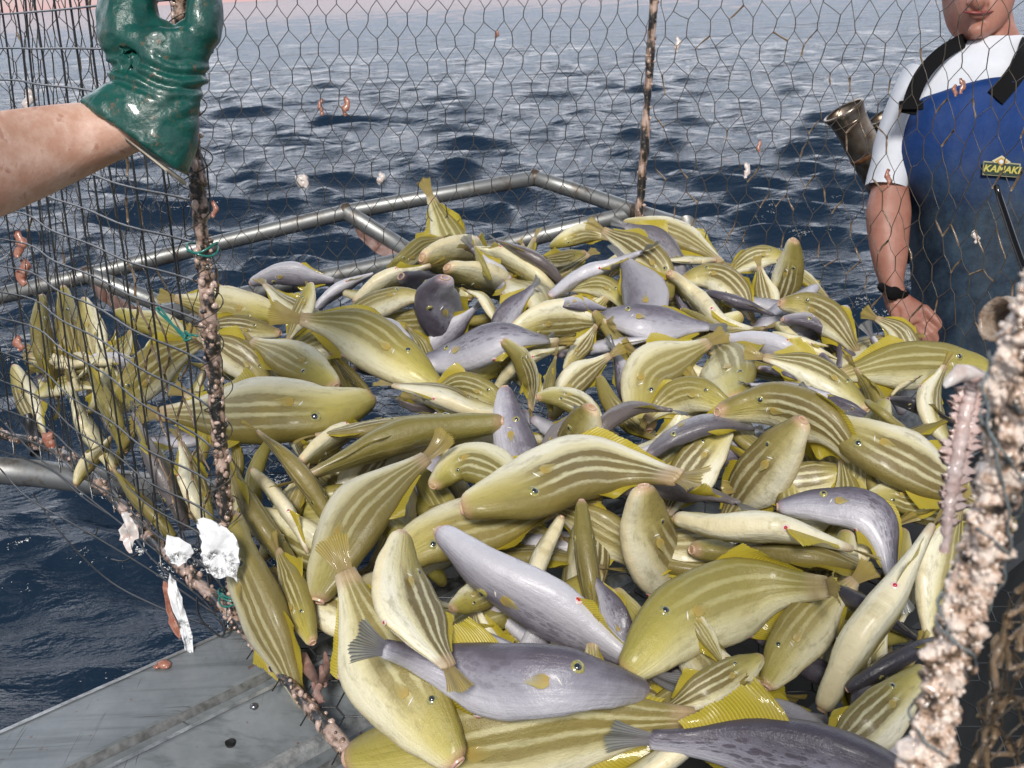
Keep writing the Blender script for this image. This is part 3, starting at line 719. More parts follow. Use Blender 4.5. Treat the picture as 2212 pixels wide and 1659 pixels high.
# and where the heap still shows the floor, another fish lies underneath
_bad = {i for o, i in buried if POKE.get(i, 0) >= 8}
def drop(o):
    for ch in list(o.children): bpy.data.objects.remove(ch, do_unlink=True)
    bpy.data.objects.remove(o, do_unlink=True)
for o, i in buried:
    if i in _bad: drop(o)
buried = [b for b in buried if b[1] not in _bad]
_m = np.isin(IDB, list(_bad)); IDB[_m] = -1; ZB[_m] = BASE[_m]
_in = np.array([[inside(_gx[j, i], _gy[j, i]) for i in range(GW)] for j in range(GH)])
gapids = set(); tries = {}
for _ in range(260):
    Z0, I0 = ZB.copy(), IDB.copy()
    gap = ((IDB == -1) & _in).astype(float); gs = gap.copy()
    for ax_ in (0, 1):
        for sh in (1, -1, 2, -2): gs += np.roll(gap, sh, ax_)
    j, i = np.unravel_index(np.argmax(gs), gs.shape)
    if gs[j, i] < 2: break
    x, y = _gx[j, i], _gy[j, i]; a = rnd.uniform(0, 2 * PI); l = (185 + (y - 540) * .20) * (.55 if x < 500 else 1) * (1 - .18 * tries.get((j, i), 0)); t0 = rnd.uniform(-.15, .15)
    q = [(x + math.cos(a) * l * t, y + math.sin(a) * l * t * .8) for t in (.5 + t0, .17 + t0, -.17 + t0, -.5 + t0)]
    if x < 500 and not all(inside(*p_) for p_ in q): IDB[j, i] = 0; continue
    buried.append((make_fish(rnd.choice('YYSSPOGMY'), rnd.uniform(-180, 180), q, 0, 1.25, 'fish buried deep in the heap with only slivers of its skin showing', detail=False, sink=.06, pct=88), N_FISH))
    new = IDB == N_FISH; took = new & (I0 != -1) & ~np.isin(I0, list(gapids)); ng = (new & _in).sum()
    if took.sum() > max(9, .5 * ng):
        drop(buried.pop()[0]); ZB[:] = Z0; IDB[:] = I0; tries[(j, i)] = tries.get((j, i), 0) + 1
        if tries[(j, i)] > 4: IDB[j, i] = 0
    else: gapids.add(N_FISH)

# whatever the heap hides altogether is left out
_ids, _cnt = np.unique(IDB[MG // CELL:(MG + 1659) // CELL, MG // CELL:(MG + 2212) // CELL], return_counts=True); _seen = dict(zip(_ids.tolist(), _cnt.tolist()))
buried.sort(key=lambda b: -_seen.get(b[1], 0))
kept = 0
for o, i in buried:
    if _seen.get(i, 0) >= 2 and kept < 160: kept += 1; continue
    drop(o)
print('buried kept', kept, 'poking', len(_bad), 'others', len(rows))
# ------------------------------------------------------------------ the sea
WZ = -0.95
def build_water():
    na, nb, nr_ = 450, 46, 1080
    th = np.r_[np.linspace(-40, 40, na), np.linspace(40, 320, nb + 2)[1:-1]] * PI / 180
    r = np.geomspace(.9, 4000, nr_); n = len(th)
    X = (r[:, None] * np.sin(th)[None]); Y = (r[:, None] * np.cos(th)[None])
    Z = np.zeros_like(X); dx = np.zeros_like(X); dy = np.zeros_like(X)
    dr = np.maximum(r * (r[1] / r[0] - 1), r * .0033)[:, None]
    rs = np.random.RandomState(5)
    for i in range(170):
        lam = math.exp(rs.uniform(math.log(.16), math.log(4.0))); kk = 2 * PI / lam
        a = math.radians(rs.normal(-97, 27)); ux, uy = math.cos(a), math.sin(a)
        amp = .0122 * lam * (1.0 if lam < .75 else (.75 / lam) ** 1.5) * rs.uniform(.5, 1.4)
        ph = rs.uniform(0, 2 * PI)
        fall = np.clip((lam / (2.6 * dr) - 1) * 1.2, 0, 1)
        arg = kk * (X * ux + Y * uy) + ph
        grp = 1.0 if lam > 1.6 else .75 + .5 * np.sin((X * uy - Y * ux) * kk * .13 + ph * 3) * np.sin((X * ux + Y * uy) * kk * .11 + ph * 5)
        Z += amp * fall * np.sin(arg) * grp
        q = .8 * amp * fall * np.cos(arg) * grp; dx += q * ux; dy += q * uy
    V = np.stack([X + dx, Y + dy, Z + WZ], -1).reshape(-1, 3)
    ii = np.arange(nr_ - 1)[:, None] * n; jj = np.arange(n)[None]; j2 = (jj + 1) % n
    F = np.stack([ii + jj, ii + j2, ii + n + j2, ii + n + jj], -1).reshape(-1, 4)[:, ::-1]
    me = bpy.data.meshes.new('water'); me.vertices.add(len(V)); me.vertices.foreach_set('co', V.ravel())
    me.loops.add(F.size); me.loops.foreach_set('vertex_index', F.ravel().astype(np.int32))
    me.polygons.add(len(F)); me.polygons.foreach_set('loop_start', np.arange(0, F.size, 4, dtype=np.int32))
    me.polygons.foreach_set('use_smooth', np.ones(len(F), bool)); me.update(calc_edges=True); me.validate()
    o = bpy.data.objects.new('water', me); COL.objects.link(o); tag(o, kind='structure')
    t = NT('sea_water'); v = t.obj()
    m1 = t.map((2.2, 5.5, 1), rot=(0, 0, .15)); m2 = t.map((1.0, 2.4, 1), rot=(0, 0, -.2))
    hgt = t.math('ADD', t.math('MULTIPLY', t.noise(2.6, 5, .62, m1), .075), t.math('ADD', t.math('MULTIPLY', t.noise(.9, 5, .6, m2), .24), t.math('MULTIPLY', t.noise(.22, 5, .6, m2), .9)))
    b = t.bump(hgt, .40, 1.0)
    t.P(Base_Color=(.010, .022, .042), Roughness=.05, IOR=1.333)
    me.materials.append(t.m)
build_water()

# ------------------------------------------------------------------ the boat: gunwale, side, deck
def boat_paint():
    t = NT('grey_boat_paint'); v = t.obj()
    st = t.noise(1.0, 5, .65, t.map((3, 60, 60), rot=(0, 0, -.69))); gr = t.noise(9, 5, .7)
    scr = t.math('MULTIPLY', t.sstep(t.noise(1.0, 2, .5, t.map((6, 260, 40), rot=(0, 0, -1.1))), .63, .69), t.sstep(t.noise(7, 2), .50, .60))
    scr2 = t.math('MULTIPLY', t.sstep(t.noise(1.0, 2, .5, t.map((260, 9, 40), rot=(0, 0, -.3))), .64, .70), t.sstep(t.noise(5, 2), .52, .62))
    c = t.ramp(gr, [(.3, (.16, .178, .19)), (.7, (.275, .295, .31))])
    c = t.mix(t.math('MULTIPLY', t.sstep(st, .46, .70), .75), c, (.12, .135, .14))
    c = t.mix(t.math('MULTIPLY', t.sstep(t.noise(3.2, 5, .7), .55, .72), .5), c, (.10, .105, .095))
    c = t.mix(t.math('MULTIPLY', t.math('ADD', scr, scr2, clamp=True), .85), c, (.045, .042, .038))
    c = t.mix(t.math('MULTIPLY', t.sstep(t.noise(45, 3, .6), .66, .72), .8), c, (.16, .075, .05))
    t.P(Base_Color=c, Roughness=t.math('MULTIPLY_ADD', gr, .3, .25), Metallic=.15); t.p.inputs['Coat Weight'].default_value = .25
    t.bump(t.math('ADD', gr, t.math('MULTIPLY', t.noise(180, 3), .3)), .12, .004); return t.m
M_BOAT = boat_paint()
M_HULL = simple('hull_dark', (.10, .12, .14), .4, var=.4, vscale=3)
M_DECK = simple('deck_dark', (.030, .032, .034), .5, var=.5, vscale=6, bump=.2)
G0 = onz(490, 1345); GD = nrm(onz(490, 1345) - onz(0, 1560)); GN = np.array([-GD[1], GD[0], 0])
ZV = np.array([0, 0, 1.0])
boat = empty('boat', G0 + GD * .2 - ZV * .75, label='grey aluminium boat whose scratched gunwale the wire trap rests on', cat='boat')
def strip(name, prof, mat, s0=-2.2, s1=4.6, n=60, parent=boat):
    m = MB(); pts = []
    for i in range(n):
        s = s0 + (s1 - s0) * i / (n - 1)
        for (w, z) in prof: pts.append(G0 + GD * s - GN * w + ZV * z)
    m.grid(pts, n, len(prof)); return m.build(name, mat, parent, smooth=False)
prof = [(.012, -.05), (-.004, -.046), (-.010, -.036), (-.008, -.022), (.0, -.014), (.006, -.012), (.124, -.012), (.132, -.016), (.142, -.030), (.152, -.032), (.160, -.020), (.167, -.010), (.178, -.011), (.252, -.052), (.260, -.058), (.264, -.068), (.264, -.095)]
g_ = strip('gunwale', prof, M_BOAT)
strip('side_shelf', [(.262, -.095), (.30, -.098), (.40, -.099)], M_BOAT); strip('side_coaming', [(.40, -.099), (.62, -.104), (.64, -.12), (.64, -.75)], M_DECK)
strip('hull', [(.012, -.052), (.10, -.5), (.22, -1.15)], M_HULL)
strip('deck', [(.645, -.75), (3.4, -.75)], M_DECK)
M_SHADE_SEAM = simple('shade_seam', (.07, .072, .07), .6, col2=(.17, .175, .175), vscale=70, bump=.4)  # dark strips: the shade under the ridge and step, painted in
M_WEAR_HILITE = simple('scraped_metal_highlight', (.46, .47, .47), .35, metal=.5, col2=(.22, .23, .235), vscale=55, bump=.4, bscale=150)  # scraped metal, paled to paint in the highlight along the fold
strip('shade_seam', [(.1300, -.0125), (.1335, -.0160), (.1375, -.0215)], M_SHADE_SEAM); strip('scraped_ridge_highlight', [(.1575, -.0225), (.1612, -.0145), (.1675, -.0080), (.1740, -.0088)], M_WEAR_HILITE)
strip('shade_seam', [(.2638, -.0860), (.2655, -.0925), (.2720, -.0943)], M_SHADE_SEAM); strip('scraped_edge_highlight', [(.2500, -.0490), (.2545, -.0515), (.2612, -.0575), (.2650, -.0680)], M_WEAR_HILITE); strip('scraped_edge_highlight', [(-.0095, -.0215), (-.0015, -.0125), (.0085, -.0105)], M_WEAR_HILITE)
bolt_m = simple('bolt_steel', (.25, .25, .26), .25, metal=.9)
for (x, y) in ((548, 1523), (905, 1748)):
    q = onz(x, y, -.012); m = MB(); w = (q - G0) @ -GN; zz = float(np.interp(w, [p_[0] for p_ in prof[6:15]], [p_[1] for p_ in prof[6:15]]))
    m.ball((q[0], q[1], zz), (.006, .006, .0045), 10, 6); m.build('bolt', bolt_m, boat)
m = MB(); q = onz(497, 1603, -.027); m.tube([q + ZV * .001, q - ZV * .004], .0065, 12); m.build('screw_hole', simple('hole_black', (.01, .01, .01), .7), boat)

# ------------------------------------------------------------------ the stainless tipper frame over the water
def steel():
    t = NT('stainless_tube'); r_ = t.noise(14, 5, .7)
    c = t.mix(t.math('MULTIPLY', t.sstep(r_, .5, .7), .75), (.34, .345, .34), (.15, .10, .06))
    c = t.mix(t.math('MULTIPLY', t.sstep(t.noise(40, 4, .7), .6, .7), .5), c, (.2, .13, .08))
    t.P(Base_Color=c, Metallic=.75, Roughness=t.math('MULTIPLY_ADD', r_, .3, .30)); t.bump(t.noise(120, 3), .08, .002); return t.m
M_STEEL = steel()
M_PLATE = simple('gusset_rust', (.38, .27, .24), .5, col2=(.16, .055, .03), vscale=26, bump=.3)
frame = empty('tipper_frame', P(900, 560, 2.75), label='stainless pipe frame over the water behind the heap, rust stained at its welds', cat='pipe frame')
def pipe(pts, r=.0215, name='pipe', mat=M_STEEL):
    m = MB(); m.tube([P(*p_) for p_ in pts], r, 16); return m.build(name, mat, frame)
J = {'J1': (190, 594, 2.58), 'J2': (748, 458, 2.72), 'J3': (1155, 384, 2.84), 'J4': (1376, 458, 2.72), 'K1': (430, 690, 2.42), 'K2': (905, 556, 2.58)}
pipe([(-140, 672, 2.50), J['J1'], J['J2'], J['J3']])
pipe([(330, 682, 2.40), (640, 612, 2.48), J['K2'], (1060, 536, 2.62), (1376, 458, 2.75)])
pipe([J['J1'], J['K1'], (560, 748, 2.36)]); pipe([J['J2'], J['K2'], (990, 590, 2.52)])
pipe([J['J3'], (1270, 421, 2.78), J['J4'], (1482, 490, 2.66)]); pipe([(1482, 482, 2.66), (1500, 540, 2.56), (1515, 600, 2.5)], .0235)
pipe([(-120, 1006, 2.18), (90, 1024, 2.15), (250, 1044, 2.10), (480, 1070, 2.02)], .029)
pipe([(62, 900, 2.28), (76, 980, 2.2)], .011, 'leg_bar', simple('black_bar', (.02, .02, .022), .35))
for (a, b, c) in (((760, 478), (880, 552), (812, 540)), ((200, 612), (300, 668), (262, 672))):
    m = MB(); d = 2.70 if a[0] > 500 else 2.53
    front = [P(a[0], a[1], d), P(b[0], b[1], d - .12), P(b[0] - 10, b[1] + 22, d - .12), P(c[0], c[1] + 6, d - .05), P(a[0] + 14, a[1] + 34, d)]
    back = [q + _f * .006 for q in front]; n = len(front); bI = m.add(front + back, [tuple(range(n)), tuple(range(2 * n - 1, n - 1, -1))])
    for i in range(n): m.f.append((bI + i, bI + n + i, bI + n + (i + 1) % n, bI + (i + 1) % n)); m.mi.append(0)
    m.build('gusset_plate', M_PLATE, frame, smooth=False)
for j in ('J1', 'J2', 'J3', 'J4'):
    m = MB(); q = P(*J[j]); m.ball(q, (.0245, .0245, .0245), 12, 8, lump=.1, lf=90); m.build('weld', simple('weld_brown', (.16, .12, .09), .45, metal=.5, var=.5, vscale=90), frame)
# ------------------------------------------------------------------ the wire trap
UPV = np.array([.066, 0.0, 1.0])                        # the trap lists a little
M_WIRE = simple('wet_black_wire', (.022, .024, .026), .28, spec=.6, coat=.4)
M_HEX = simple('galvanised_wire', (.028, .030, .031), .33, metal=.3, spec=.6, col2=(.10, .075, .05), vscale=60, coat=.3)
M_HEXR = simple('weedy_wire', (.042, .034, .026), .45, col2=(.10, .072, .045), vscale=50, coat=.2)
M_GROWTH = simple('wire_growth', (.26, .17, .10), .4, col2=(.12, .085, .05), vscale=90, bump=.5, bscale=300, coat=.5)
def crust_mat(name, a, b, c_, sh=0.03):
    t = NT(name); n1 = t.noise(90, 5, .7); v = t.voro(150); n1 = t.math('ADD', t.math('MULTIPLY', n1, .45), t.math('MULTIPLY', t.attr('knob'), .5))
    c = t.ramp(n1, [(.36 + sh, (.014, .013, .012)), (.46 + sh, b), (.53 + sh, a), (.64 + sh, c_)]); c = t.mix(t.math('MULTIPLY', t.sstep(v, .35, .1), .3), c, (.70, .52, .44))
    t.P(Base_Color=c, Roughness=.28); t.p.inputs['Coat Weight'].default_value = .8; t.p.inputs['Coat Roughness'].default_value = .08
    t.bump(t.math('ADD', n1, t.noise(400, 3)), .6, .003); return t.m
M_CRUST = crust_mat('barnacle_crust', (.30, .19, .135), (.035, .026, .018), (.58, .42, .35), -.03)
M_CRUST2 = crust_mat('pale_barnacle_crust', (.60, .41, .30), (.17, .11, .065), (.88, .74, .64), -.12)
trap = empty('fish_trap', A0 + np.array([.5, .3, 0]), label='wire mesh fish trap with crusted posts holding the heap of fish', cat='fish trap')
L0 = np.array([-1.16, 2.06, 0.0]); C1 = P(1380, 490, 2.52)
C0 = C1 - UPV * (C1[2] + .02)
M1 = np.array([.66, 2.30, 0]); M2 = np.array([.95, 1.75, 0]); M3 = np.array([.95, 1.05, 0])
BT, BB = P(2222, 610, .40), P(1998, 1659, .47)
B0 = BB + nrm(BB - BT) * .22
def path(pts, n=200):
    c, L = catmull([tuple(p_[:2]) for p_ in pts], n); c = np.c_[c, np.zeros(n)]; return c, L
class Wall:
    def __init__(s, pts, h, bulge=.0, z0=0.0):
        s.c, s.L = path(pts); s.h = h; s.b = bulge; s.z0 = z0
    def __call__(s, u, v):                                # u metres along, v metres up
        x = np.clip(u / s.L, 0, 1) * 199; i = min(int(x), 198); w = x - i
        p_ = s.c[i] * (1 - w) + s.c[i + 1] * w; t = nrm(s.c[i + 1] - s.c[i]); n_ = np.array([t[1], -t[0], 0])
        wob = .010 * math.sin(u * 6 + v * 3) + .006 * math.sin(u * 17 + 2 * v) + s.b * math.sin(PI * min(1, max(0, u / s.L)))
        return p_ + UPV * (v + s.z0) + n_ * wob
def hexnet(name, W, a, b, u0, u1, v0, v1, r, mat, jit=.0022, drop=.0, thick=None, skew=0.0, parent=trap):
    m = MB(); g = MB()
    nu = int((u1 - u0) / a) + 1; nv = int((v1 - v0) / b) + 1; cache = {}
    def node(i, j, top):                                  # zig-zag chains of nodes, rows half shifted
        key = (i, j, top)
        if key not in cache:
            u = u0 + (i + .5 * (j % 2)) * a + rnd.gauss(0, jit) ; v = v0 + j * b + (b * .24 if top else -b * .24) + rnd.gauss(0, jit)
            u += skew * math.sin(v * 5 + u * 2) * .02
            cache[key] = W(min(max(u, u0), u1), v)
        return cache[key]
    def seg(p_, q, rr, tw):
        mid = (p_ + q) / 2 + np.array([rnd.gauss(0, .0012), rnd.gauss(0, .0012), rnd.gauss(0, .0012)])
        if thick and rnd.random() < thick(mid):
            g.tube([p_, (p_ + mid) / 2, mid, (q + mid) / 2, q], [rr * rnd.uniform(1.5, 2.9) for _ in range(5)], 6, lump=.5, lf=160)
        else: m.tube([p_, mid, q], [rr * 1.35 if tw else rr] * 3, 4, cap=False)
    for j in range(nv):
        for i in range(nu):
            if drop and rnd.random() < drop: continue
            seg(node(i, j, 0), node(i, j, 1), r, True)
            if j + 1 < nv:
                o_ = j % 2
                seg(node(i, j, 1), node(i, j + 1, 0), r, False)
                if o_ == 0 and i > 0: seg(node(i, j, 1), node(i - 1, j + 1, 0), r, False)
                if o_ == 1 and i + 1 < nu: seg(node(i, j, 1), node(i + 1, j + 1, 0), r, False)
    o = m.build(name, mat, parent)
    if g.v: tag(g.build('wire_growth', M_GROWTH, o), kind='stuff')
    return o
def near_post(q): return .42 if (np.linalg.norm((q - A0)[:2]) < .26 and q[2] > .1) else .01
WL = Wall([A0, A0 + PANEL_DIR * .35, A0 + PANEL_DIR * .75, L0], 1.0)
WBk = Wall([L0, (L0 + C0) / 2 + np.array([-.03, .12, 0]), C0], 1.15)
WR = Wall([C0, C0 + (M1 - C0) * .5 + np.array([0, .03, 0]), M1, M2, M3, np.array([.55, .45, 0])], 1.15)
hexnet('back_net', WBk, .044, .0545, 0, WBk.L, -.02, 1.12, .00085, M_HEX)
hexnet('right_net', WR, .050, .060, 0.02, WR.L - .02, -.03, 1.12, .00085, M_HEXR, jit=.0045, skew=1.0, thick=lambda q: .22 if .10 < q[2] - .12 * math.sin(q[0] * 3) < .62 and rnd.random() < .5 else .02)
hexnet('left_net', WL, .056, .064, 0, WL.L, 0, 1.0, .0008, M_HEX, jit=.003, skew=.3, thick=near_post)
# welded grid outside the left net: straight uprights, sagging cross wires
m = MB(); g_n = nrm([-PANEL_DIR[1], PANEL_DIR[0], 0]); off = -np.array([.78, .62, 0]) * .012
for i in range(int(WL.L / .084) + 1):
    u = .012 + i * .084; m.tube([WL(u, v) + off + .002 * np.array([rnd.gauss(0, 1), 0, 0]) for v in np.linspace(-.02, 1.05, 9)], .0017, 6)
for j in range(20):
    v = -.01 + j * .0575
    m.tube([WL(u, v + .012 * math.sin(u * 3.1 + j) * (1 if j < 4 else .4) - (.03 * math.sin(PI * u / WL.L) if j < 5 else 0)) + off * 1.35 for u in np.linspace(0, WL.L, 26)], .0017, 6)
m.build('welded_panel', M_WIRE, trap)
# loose wires along the lower edge
m = MB()
for (pts) in ([(0, 1012, 2.05), (60, 1075, 1.95), (190, 1150, 1.8), (330, 1235, 1.65), (470, 1330, 1.5)], [(70, 1065, 1.95), (130, 1150, 1.85), (230, 1250, 1.75), (340, 1310, 1.62), (450, 1352, 1.52)], [(0, 905, 2.1), (80, 985, 1.98), (210, 1090, 1.8), (350, 1200, 1.62)],
              [(180, 1150, 1.83), (205, 1155, 1.82), (210, 1140, 1.82)], [(425, 1290, 1.52), (430, 1330, 1.5), (455, 1360, 1.48), (482, 1375, 1.47), (484, 1340, 1.47)], [(300, 1195, 1.7), (268, 1212, 1.72), (240, 1208, 1.75)]):
    c, _ = catmull([tuple(P(*q)) for q in pts], 24); m.tube(list(c), .0016, 6)
m.build('loose_wire', M_WIRE, trap)
# floor net under the fish
fl = MB(); FD = nrm(onz(760, 1640) - A0); FNv = GD
def floorP(u, v): return A0 + FD * u + FNv * v + ZV * (.006 + .004 * math.sin(u * 13) * math.sin(v * 11))
for j in range(38):
    for i in range(18):
        u = -.72 + j * .044 * 1.0; v = (i + .5 * (j % 2)) * .052
        a_, b_ = floorP(u - .011, v), floorP(u + .011, v); fl.tube([a_, b_], .0016, 4, cap=False)
        fl.tube([b_, floorP(u + .033, v + .026)], .0012, 4, cap=False); fl.tube([b_, floorP(u + .033, v - .026)], .0012, 4, cap=False)
fl.build('floor_net', M_WIRE, trap)
# crusted posts and bars
def crusted(name, pts, r, mat, lumps, lf=45, amp=.35, n=18, seg=90, br=(.003, .008)):
    c, L = catmull([tuple(p_) for p_ in pts], seg); m = MB()
    m.tube(list(c), [r * (1 + .35 * mnoise.noise(Vector((i * 12. / seg, r * 900, 2)))) for i in range(seg)], n, lump=amp, lf=lf)
    hts = []
    for i, v in enumerate(m.v):
        q = np.array(v); j = min(i // n, seg - 1); d_ = nrm(q - c[j]); w_ = Vector(q * lf * 3.2)
        dd = .24 * abs(mnoise.noise(w_)) + .15 * mnoise.noise(w_ * 2.3) + .08 * mnoise.noise(w_ * 5) - .05
        m.v[i] = tuple(q + d_ * r * dd); hts.append(.5 + 1.5 * (dd - .05) + .8 * mnoise.noise(Vector(q * lf * .8)))
    m.att = {'knob': hts}; o = m.build(name, mat, trap)
    b = MB()
    for _ in range(lumps):
        i = rnd.randrange(seg); t = nrm(c[min(i + 1, seg - 1)] - c[max(i - 1, 0)]); a = nrm(np.cross(t, [.3, .9, .2])); b2 = np.cross(t, a); w = rnd.uniform(0, 2 * PI)
        s_ = rnd.uniform(*br); d_ = a * math.cos(w) + b2 * math.sin(w)
        b.ball(c[i] + d_ * r * rnd.uniform(.75, 1.12), (s_ * rnd.uniform(.7, 1.2), s_, s_ * rnd.uniform(.7, 1.5)), 7, 5, lump=.45, lf=120)
    b.att = {'knob': [w_ for _ in range(len(b.v) // 42) for w_ in [rnd.uniform(.35, 1.05)] * 42]}; tag(b.build('barnacle_lumps', mat, o), kind='stuff')
    return o
PA = [A0 - UPV * .02, A0 + UPV * .3, A0 + UPV * .6, A0 + UPV * 1.02]
crusted('post', PA, .0092, M_CRUST, 520, lf=90, amp=.4, seg=160, br=(.0018, .0052))
crusted('post', [C0, C0 + UPV * .6, C0 + UPV * 1.15], .0095, M_CRUST, 160, br=(.002, .005))
crusted('post', [B0, BB, P(2058, 1404, .455), P(2150, 1080, .432), P(2196, 800, .412), P(2248, 640, .40), P(2310, 470, .39)], .0085, M_CRUST2, 1700, lf=150, amp=.8, n=64, seg=460, br=(.0005, .0017))
crusted('bottom_bar', [A0 + ZV * .004, A0 + FD * .3 + ZV * .004, A0 + FD * .72 + ZV * .0], .009, M_CRUST, 150, br=(.002, .005))
crusted('bottom_bar', [A0 + ZV * .004, A0 + PANEL_DIR * .3, A0 + PANEL_DIR * .8, L0], .010, M_CRUST, 180, br=(.002, .006))
# twine
M_TWINE = simple('green_twine', (.008, .16, .13), .35, coat=.5)
def twine(rings, tails):
    m = MB()
    for (c, r, k) in rings:
        q = [c + np.array([math.cos(w) * r, math.sin(w) * r, .004 * math.sin(w * 2 + k)]) for w in np.linspace(0, 2 * PI, 20)]; m.tube(q, .0016, 6)
    for t_ in tails: c2, _ = catmull([tuple(P(*x)) for x in t_], 24); m.tube(list(c2), .0016, 6)
    return m.build('twine', M_TWINE, trap)
hA = A0 + UPV * .555
twine([(hA, .019, 0), (hA + ZV * .006, .019, 2)], [[(428, 726, 1.26), (405, 722, 1.255), (398, 730, 1.255), (372, 700, 1.27), (345, 665, 1.29), (338, 668, 1.29), (362, 692, 1.275), (404, 728, 1.25)], [(400, 715, 1.255), (412, 730, 1.25), (398, 735, 1.25), (402, 722, 1.25)]])
hB = A0 + UPV * .05
twine([(hB, .021, 1), (hB - ZV * .01, .022, 3)], [[(478, 1282, 1.44), (490, 1290, 1.43), (512, 1296, 1.43), (520, 1310, 1.44), (512, 1320, 1.44)]])
# tie wire wound round the left post
m = MB(); q = []
for i in range(260):
    v = .06 + i * .0032; w = i * .33; q.append(A0 + UPV * v + np.array([math.cos(w), math.sin(w), 0]) * (.019 + .004 * math.sin(i * .21)))
m.tube(q, .0009, 4)
m.build('tie_wire', M_HEX, trap)
M_LINE = simple('grey_line', (.16, .19, .20), .4, coat=.4)
for k_, (v0, v1, tw) in enumerate(((0.0, .55, 15), (.3, 1.0, 11), (.05, .9, 6))):
    m = MB(); q = []
    cc_, _ = catmull([tuple(x) for x in (BB, P(2058, 1404, .455), P(2150, 1080, .432), P(2196, 800, .412), P(2248, 640, .40))], 200)
    for i in range(200):
        j = int((v0 + (v1 - v0) * i / 199) * 199); w = i / 199 * tw + k_ * 2; q.append(cc_[j] + (_R * math.cos(w) - _f * math.sin(w)) * (.0102 + .002 * math.sin(i * .17 + k_) ** 2))
    m.tube(q, .0006, 5); m.build('wound_line', M_LINE, trap)
# torn net bunched outside the right post
class Flap:
    def __init__(s, d0, sl): s.d0 = d0; s.sl = sl; s.L = .16
    def __call__(s, u, v):
        q = P(2095, 1700, s.d0) + (_R * .96 + _f * s.sl) * u + UPV * v
        return q + _f * .022 * mnoise.noise(Vector((u * 30, v * 16, s.d0 * 40))) + _R * .012 * mnoise.noise(Vector((u * 22, v * 12, 9)))
for d0, sl, gr, cs in ((.48, .15, .6, .026), (.52, .35, .3, .016), (.57, .2, .25, .013)):
    hexnet('torn_net', Flap(d0, sl), cs, cs * 1.1, 0, .16, -.06, .24, .0007, M_HEXR, jit=.004, thick=lambda q: gr)['kind'] = 'stuff'
# ------------------------------------------------------------------ people
def skin_mat(name, a, b, red):
    t = NT(name); n1 = t.noise(26, 5, .65); n2 = t.noise(140, 3, .6)
    c = t.mix(t.sstep(n1, .35, .68), a, b); c = t.mix(t.math('MULTIPLY', t.sstep(t.noise(48, 4, .7), .57, .68), .55), c, red)
    c = t.mix(t.math('MULTIPLY', n2, .15), c, red); t.P(Base_Color=c, Roughness=.48)
    t.p.inputs['Subsurface Weight'].default_value = .08; t.p.inputs['Subsurface Radius'].default_value = (.01, .004, .002); t.p.inputs['Subsurface Scale'].default_value = .4
    t.bump(t.math('ADD', n2, n1), .25, .002); return t.m
M_ARM = skin_mat('sunburnt_arm_skin', (.56, .31, .22), (.74, .51, .41), (.36, .13, .07))
M_MAN = skin_mat('tanned_skin', (.42, .20, .145), (.34, .15, .105), (.36, .09, .07))
def glove_mat():
    t = NT('green_rubber'); n1 = t.noise(30, 5, .7); 
    c = t.mix(t.sstep(n1, .3, .7), (.006, .088, .070), (.003, .055, .045)); c = t.mix(t.math('MULTIPLY', t.sstep(t.noise(75, 5, .75), .58, .66), .55), c, (.22, .11, .055))
    c = t.mix(t.math('MULTIPLY', t.sstep(t.noise(16, 4, .7), .55, .72), .3), c, (.10, .13, .10))
    t.P(Base_Color=c, Roughness=t.math('MULTIPLY_ADD', n1, .3, .22)); t.p.inputs['Coat Weight'].default_value = .25
    t.bump(t.math('ADD', t.noise(150, 4), t.math('MULTIPLY', t.noise(24, 3), 2.5)), .3, .004); return t.m
M_GLOVE = glove_mat()
M_LINING = simple('glove_lining', (.62, .56, .46), .7, var=.3, vscale=40)
def loft(m, rings, n=28, capa=True, capb=True, sq=2.3, arc=None, mi=0):
    """rings: (x0,y0, x1,y1, depth, half thickness)"""
    pts = []
    for (x0, y0, x1, y1, d, th) in rings:
        a, b = P(x0, y0, d), P(x1, y1, d); c = (a + b) / 2; hx = (b - a) / 2
        angs = np.linspace(0, 2 * PI, n, endpoint=False) if arc is None else np.linspace(arc[0], arc[1], n)
        for w in angs:
            cw, sw = math.cos(w), math.sin(w)
            pts.append(c + hx * np.sign(cw) * abs(cw) ** (2 / sq) - _f * th * np.sign(sw) * abs(sw) ** (2 / sq))
    k = len(rings); b0 = m.grid(pts, k, n, closev=arc is None, mi=mi)
    if arc is None:
        if capa: m.f.append(tuple(b0 + i for i in range(n))[::-1]); m.mi.append(mi)
        if capb: m.f.append(tuple(b0 + (k - 1) * n + i for i in range(n))); m.mi.append(mi)
def resample(rings, n):
    c, _ = catmull(rings, n); return [tuple(r) for r in c]
def remesh(o, vox, smooth=6):
    md = o.modifiers.new('r', 'REMESH'); md.mode = 'VOXEL'; md.voxel_size = vox; md.use_smooth_shade = True
    s = o.modifiers.new('s', 'SMOOTH'); s.factor = .5; s.iterations = smooth
    mats = list(o.data.materials); realize(o)
    if not o.data.materials:
        for q in mats: o.data.materials.append(q)
    o.data.polygons.foreach_set('use_smooth', [True] * len(o.data.polygons)); return o
def limb(m, pts, r, n=14):
    m.tube([P(*q) for q in pts], r, n); m.ball(P(*pts[0]), r[0], 12, 8); m.ball(P(*pts[-1]), r[-1], 12, 8)

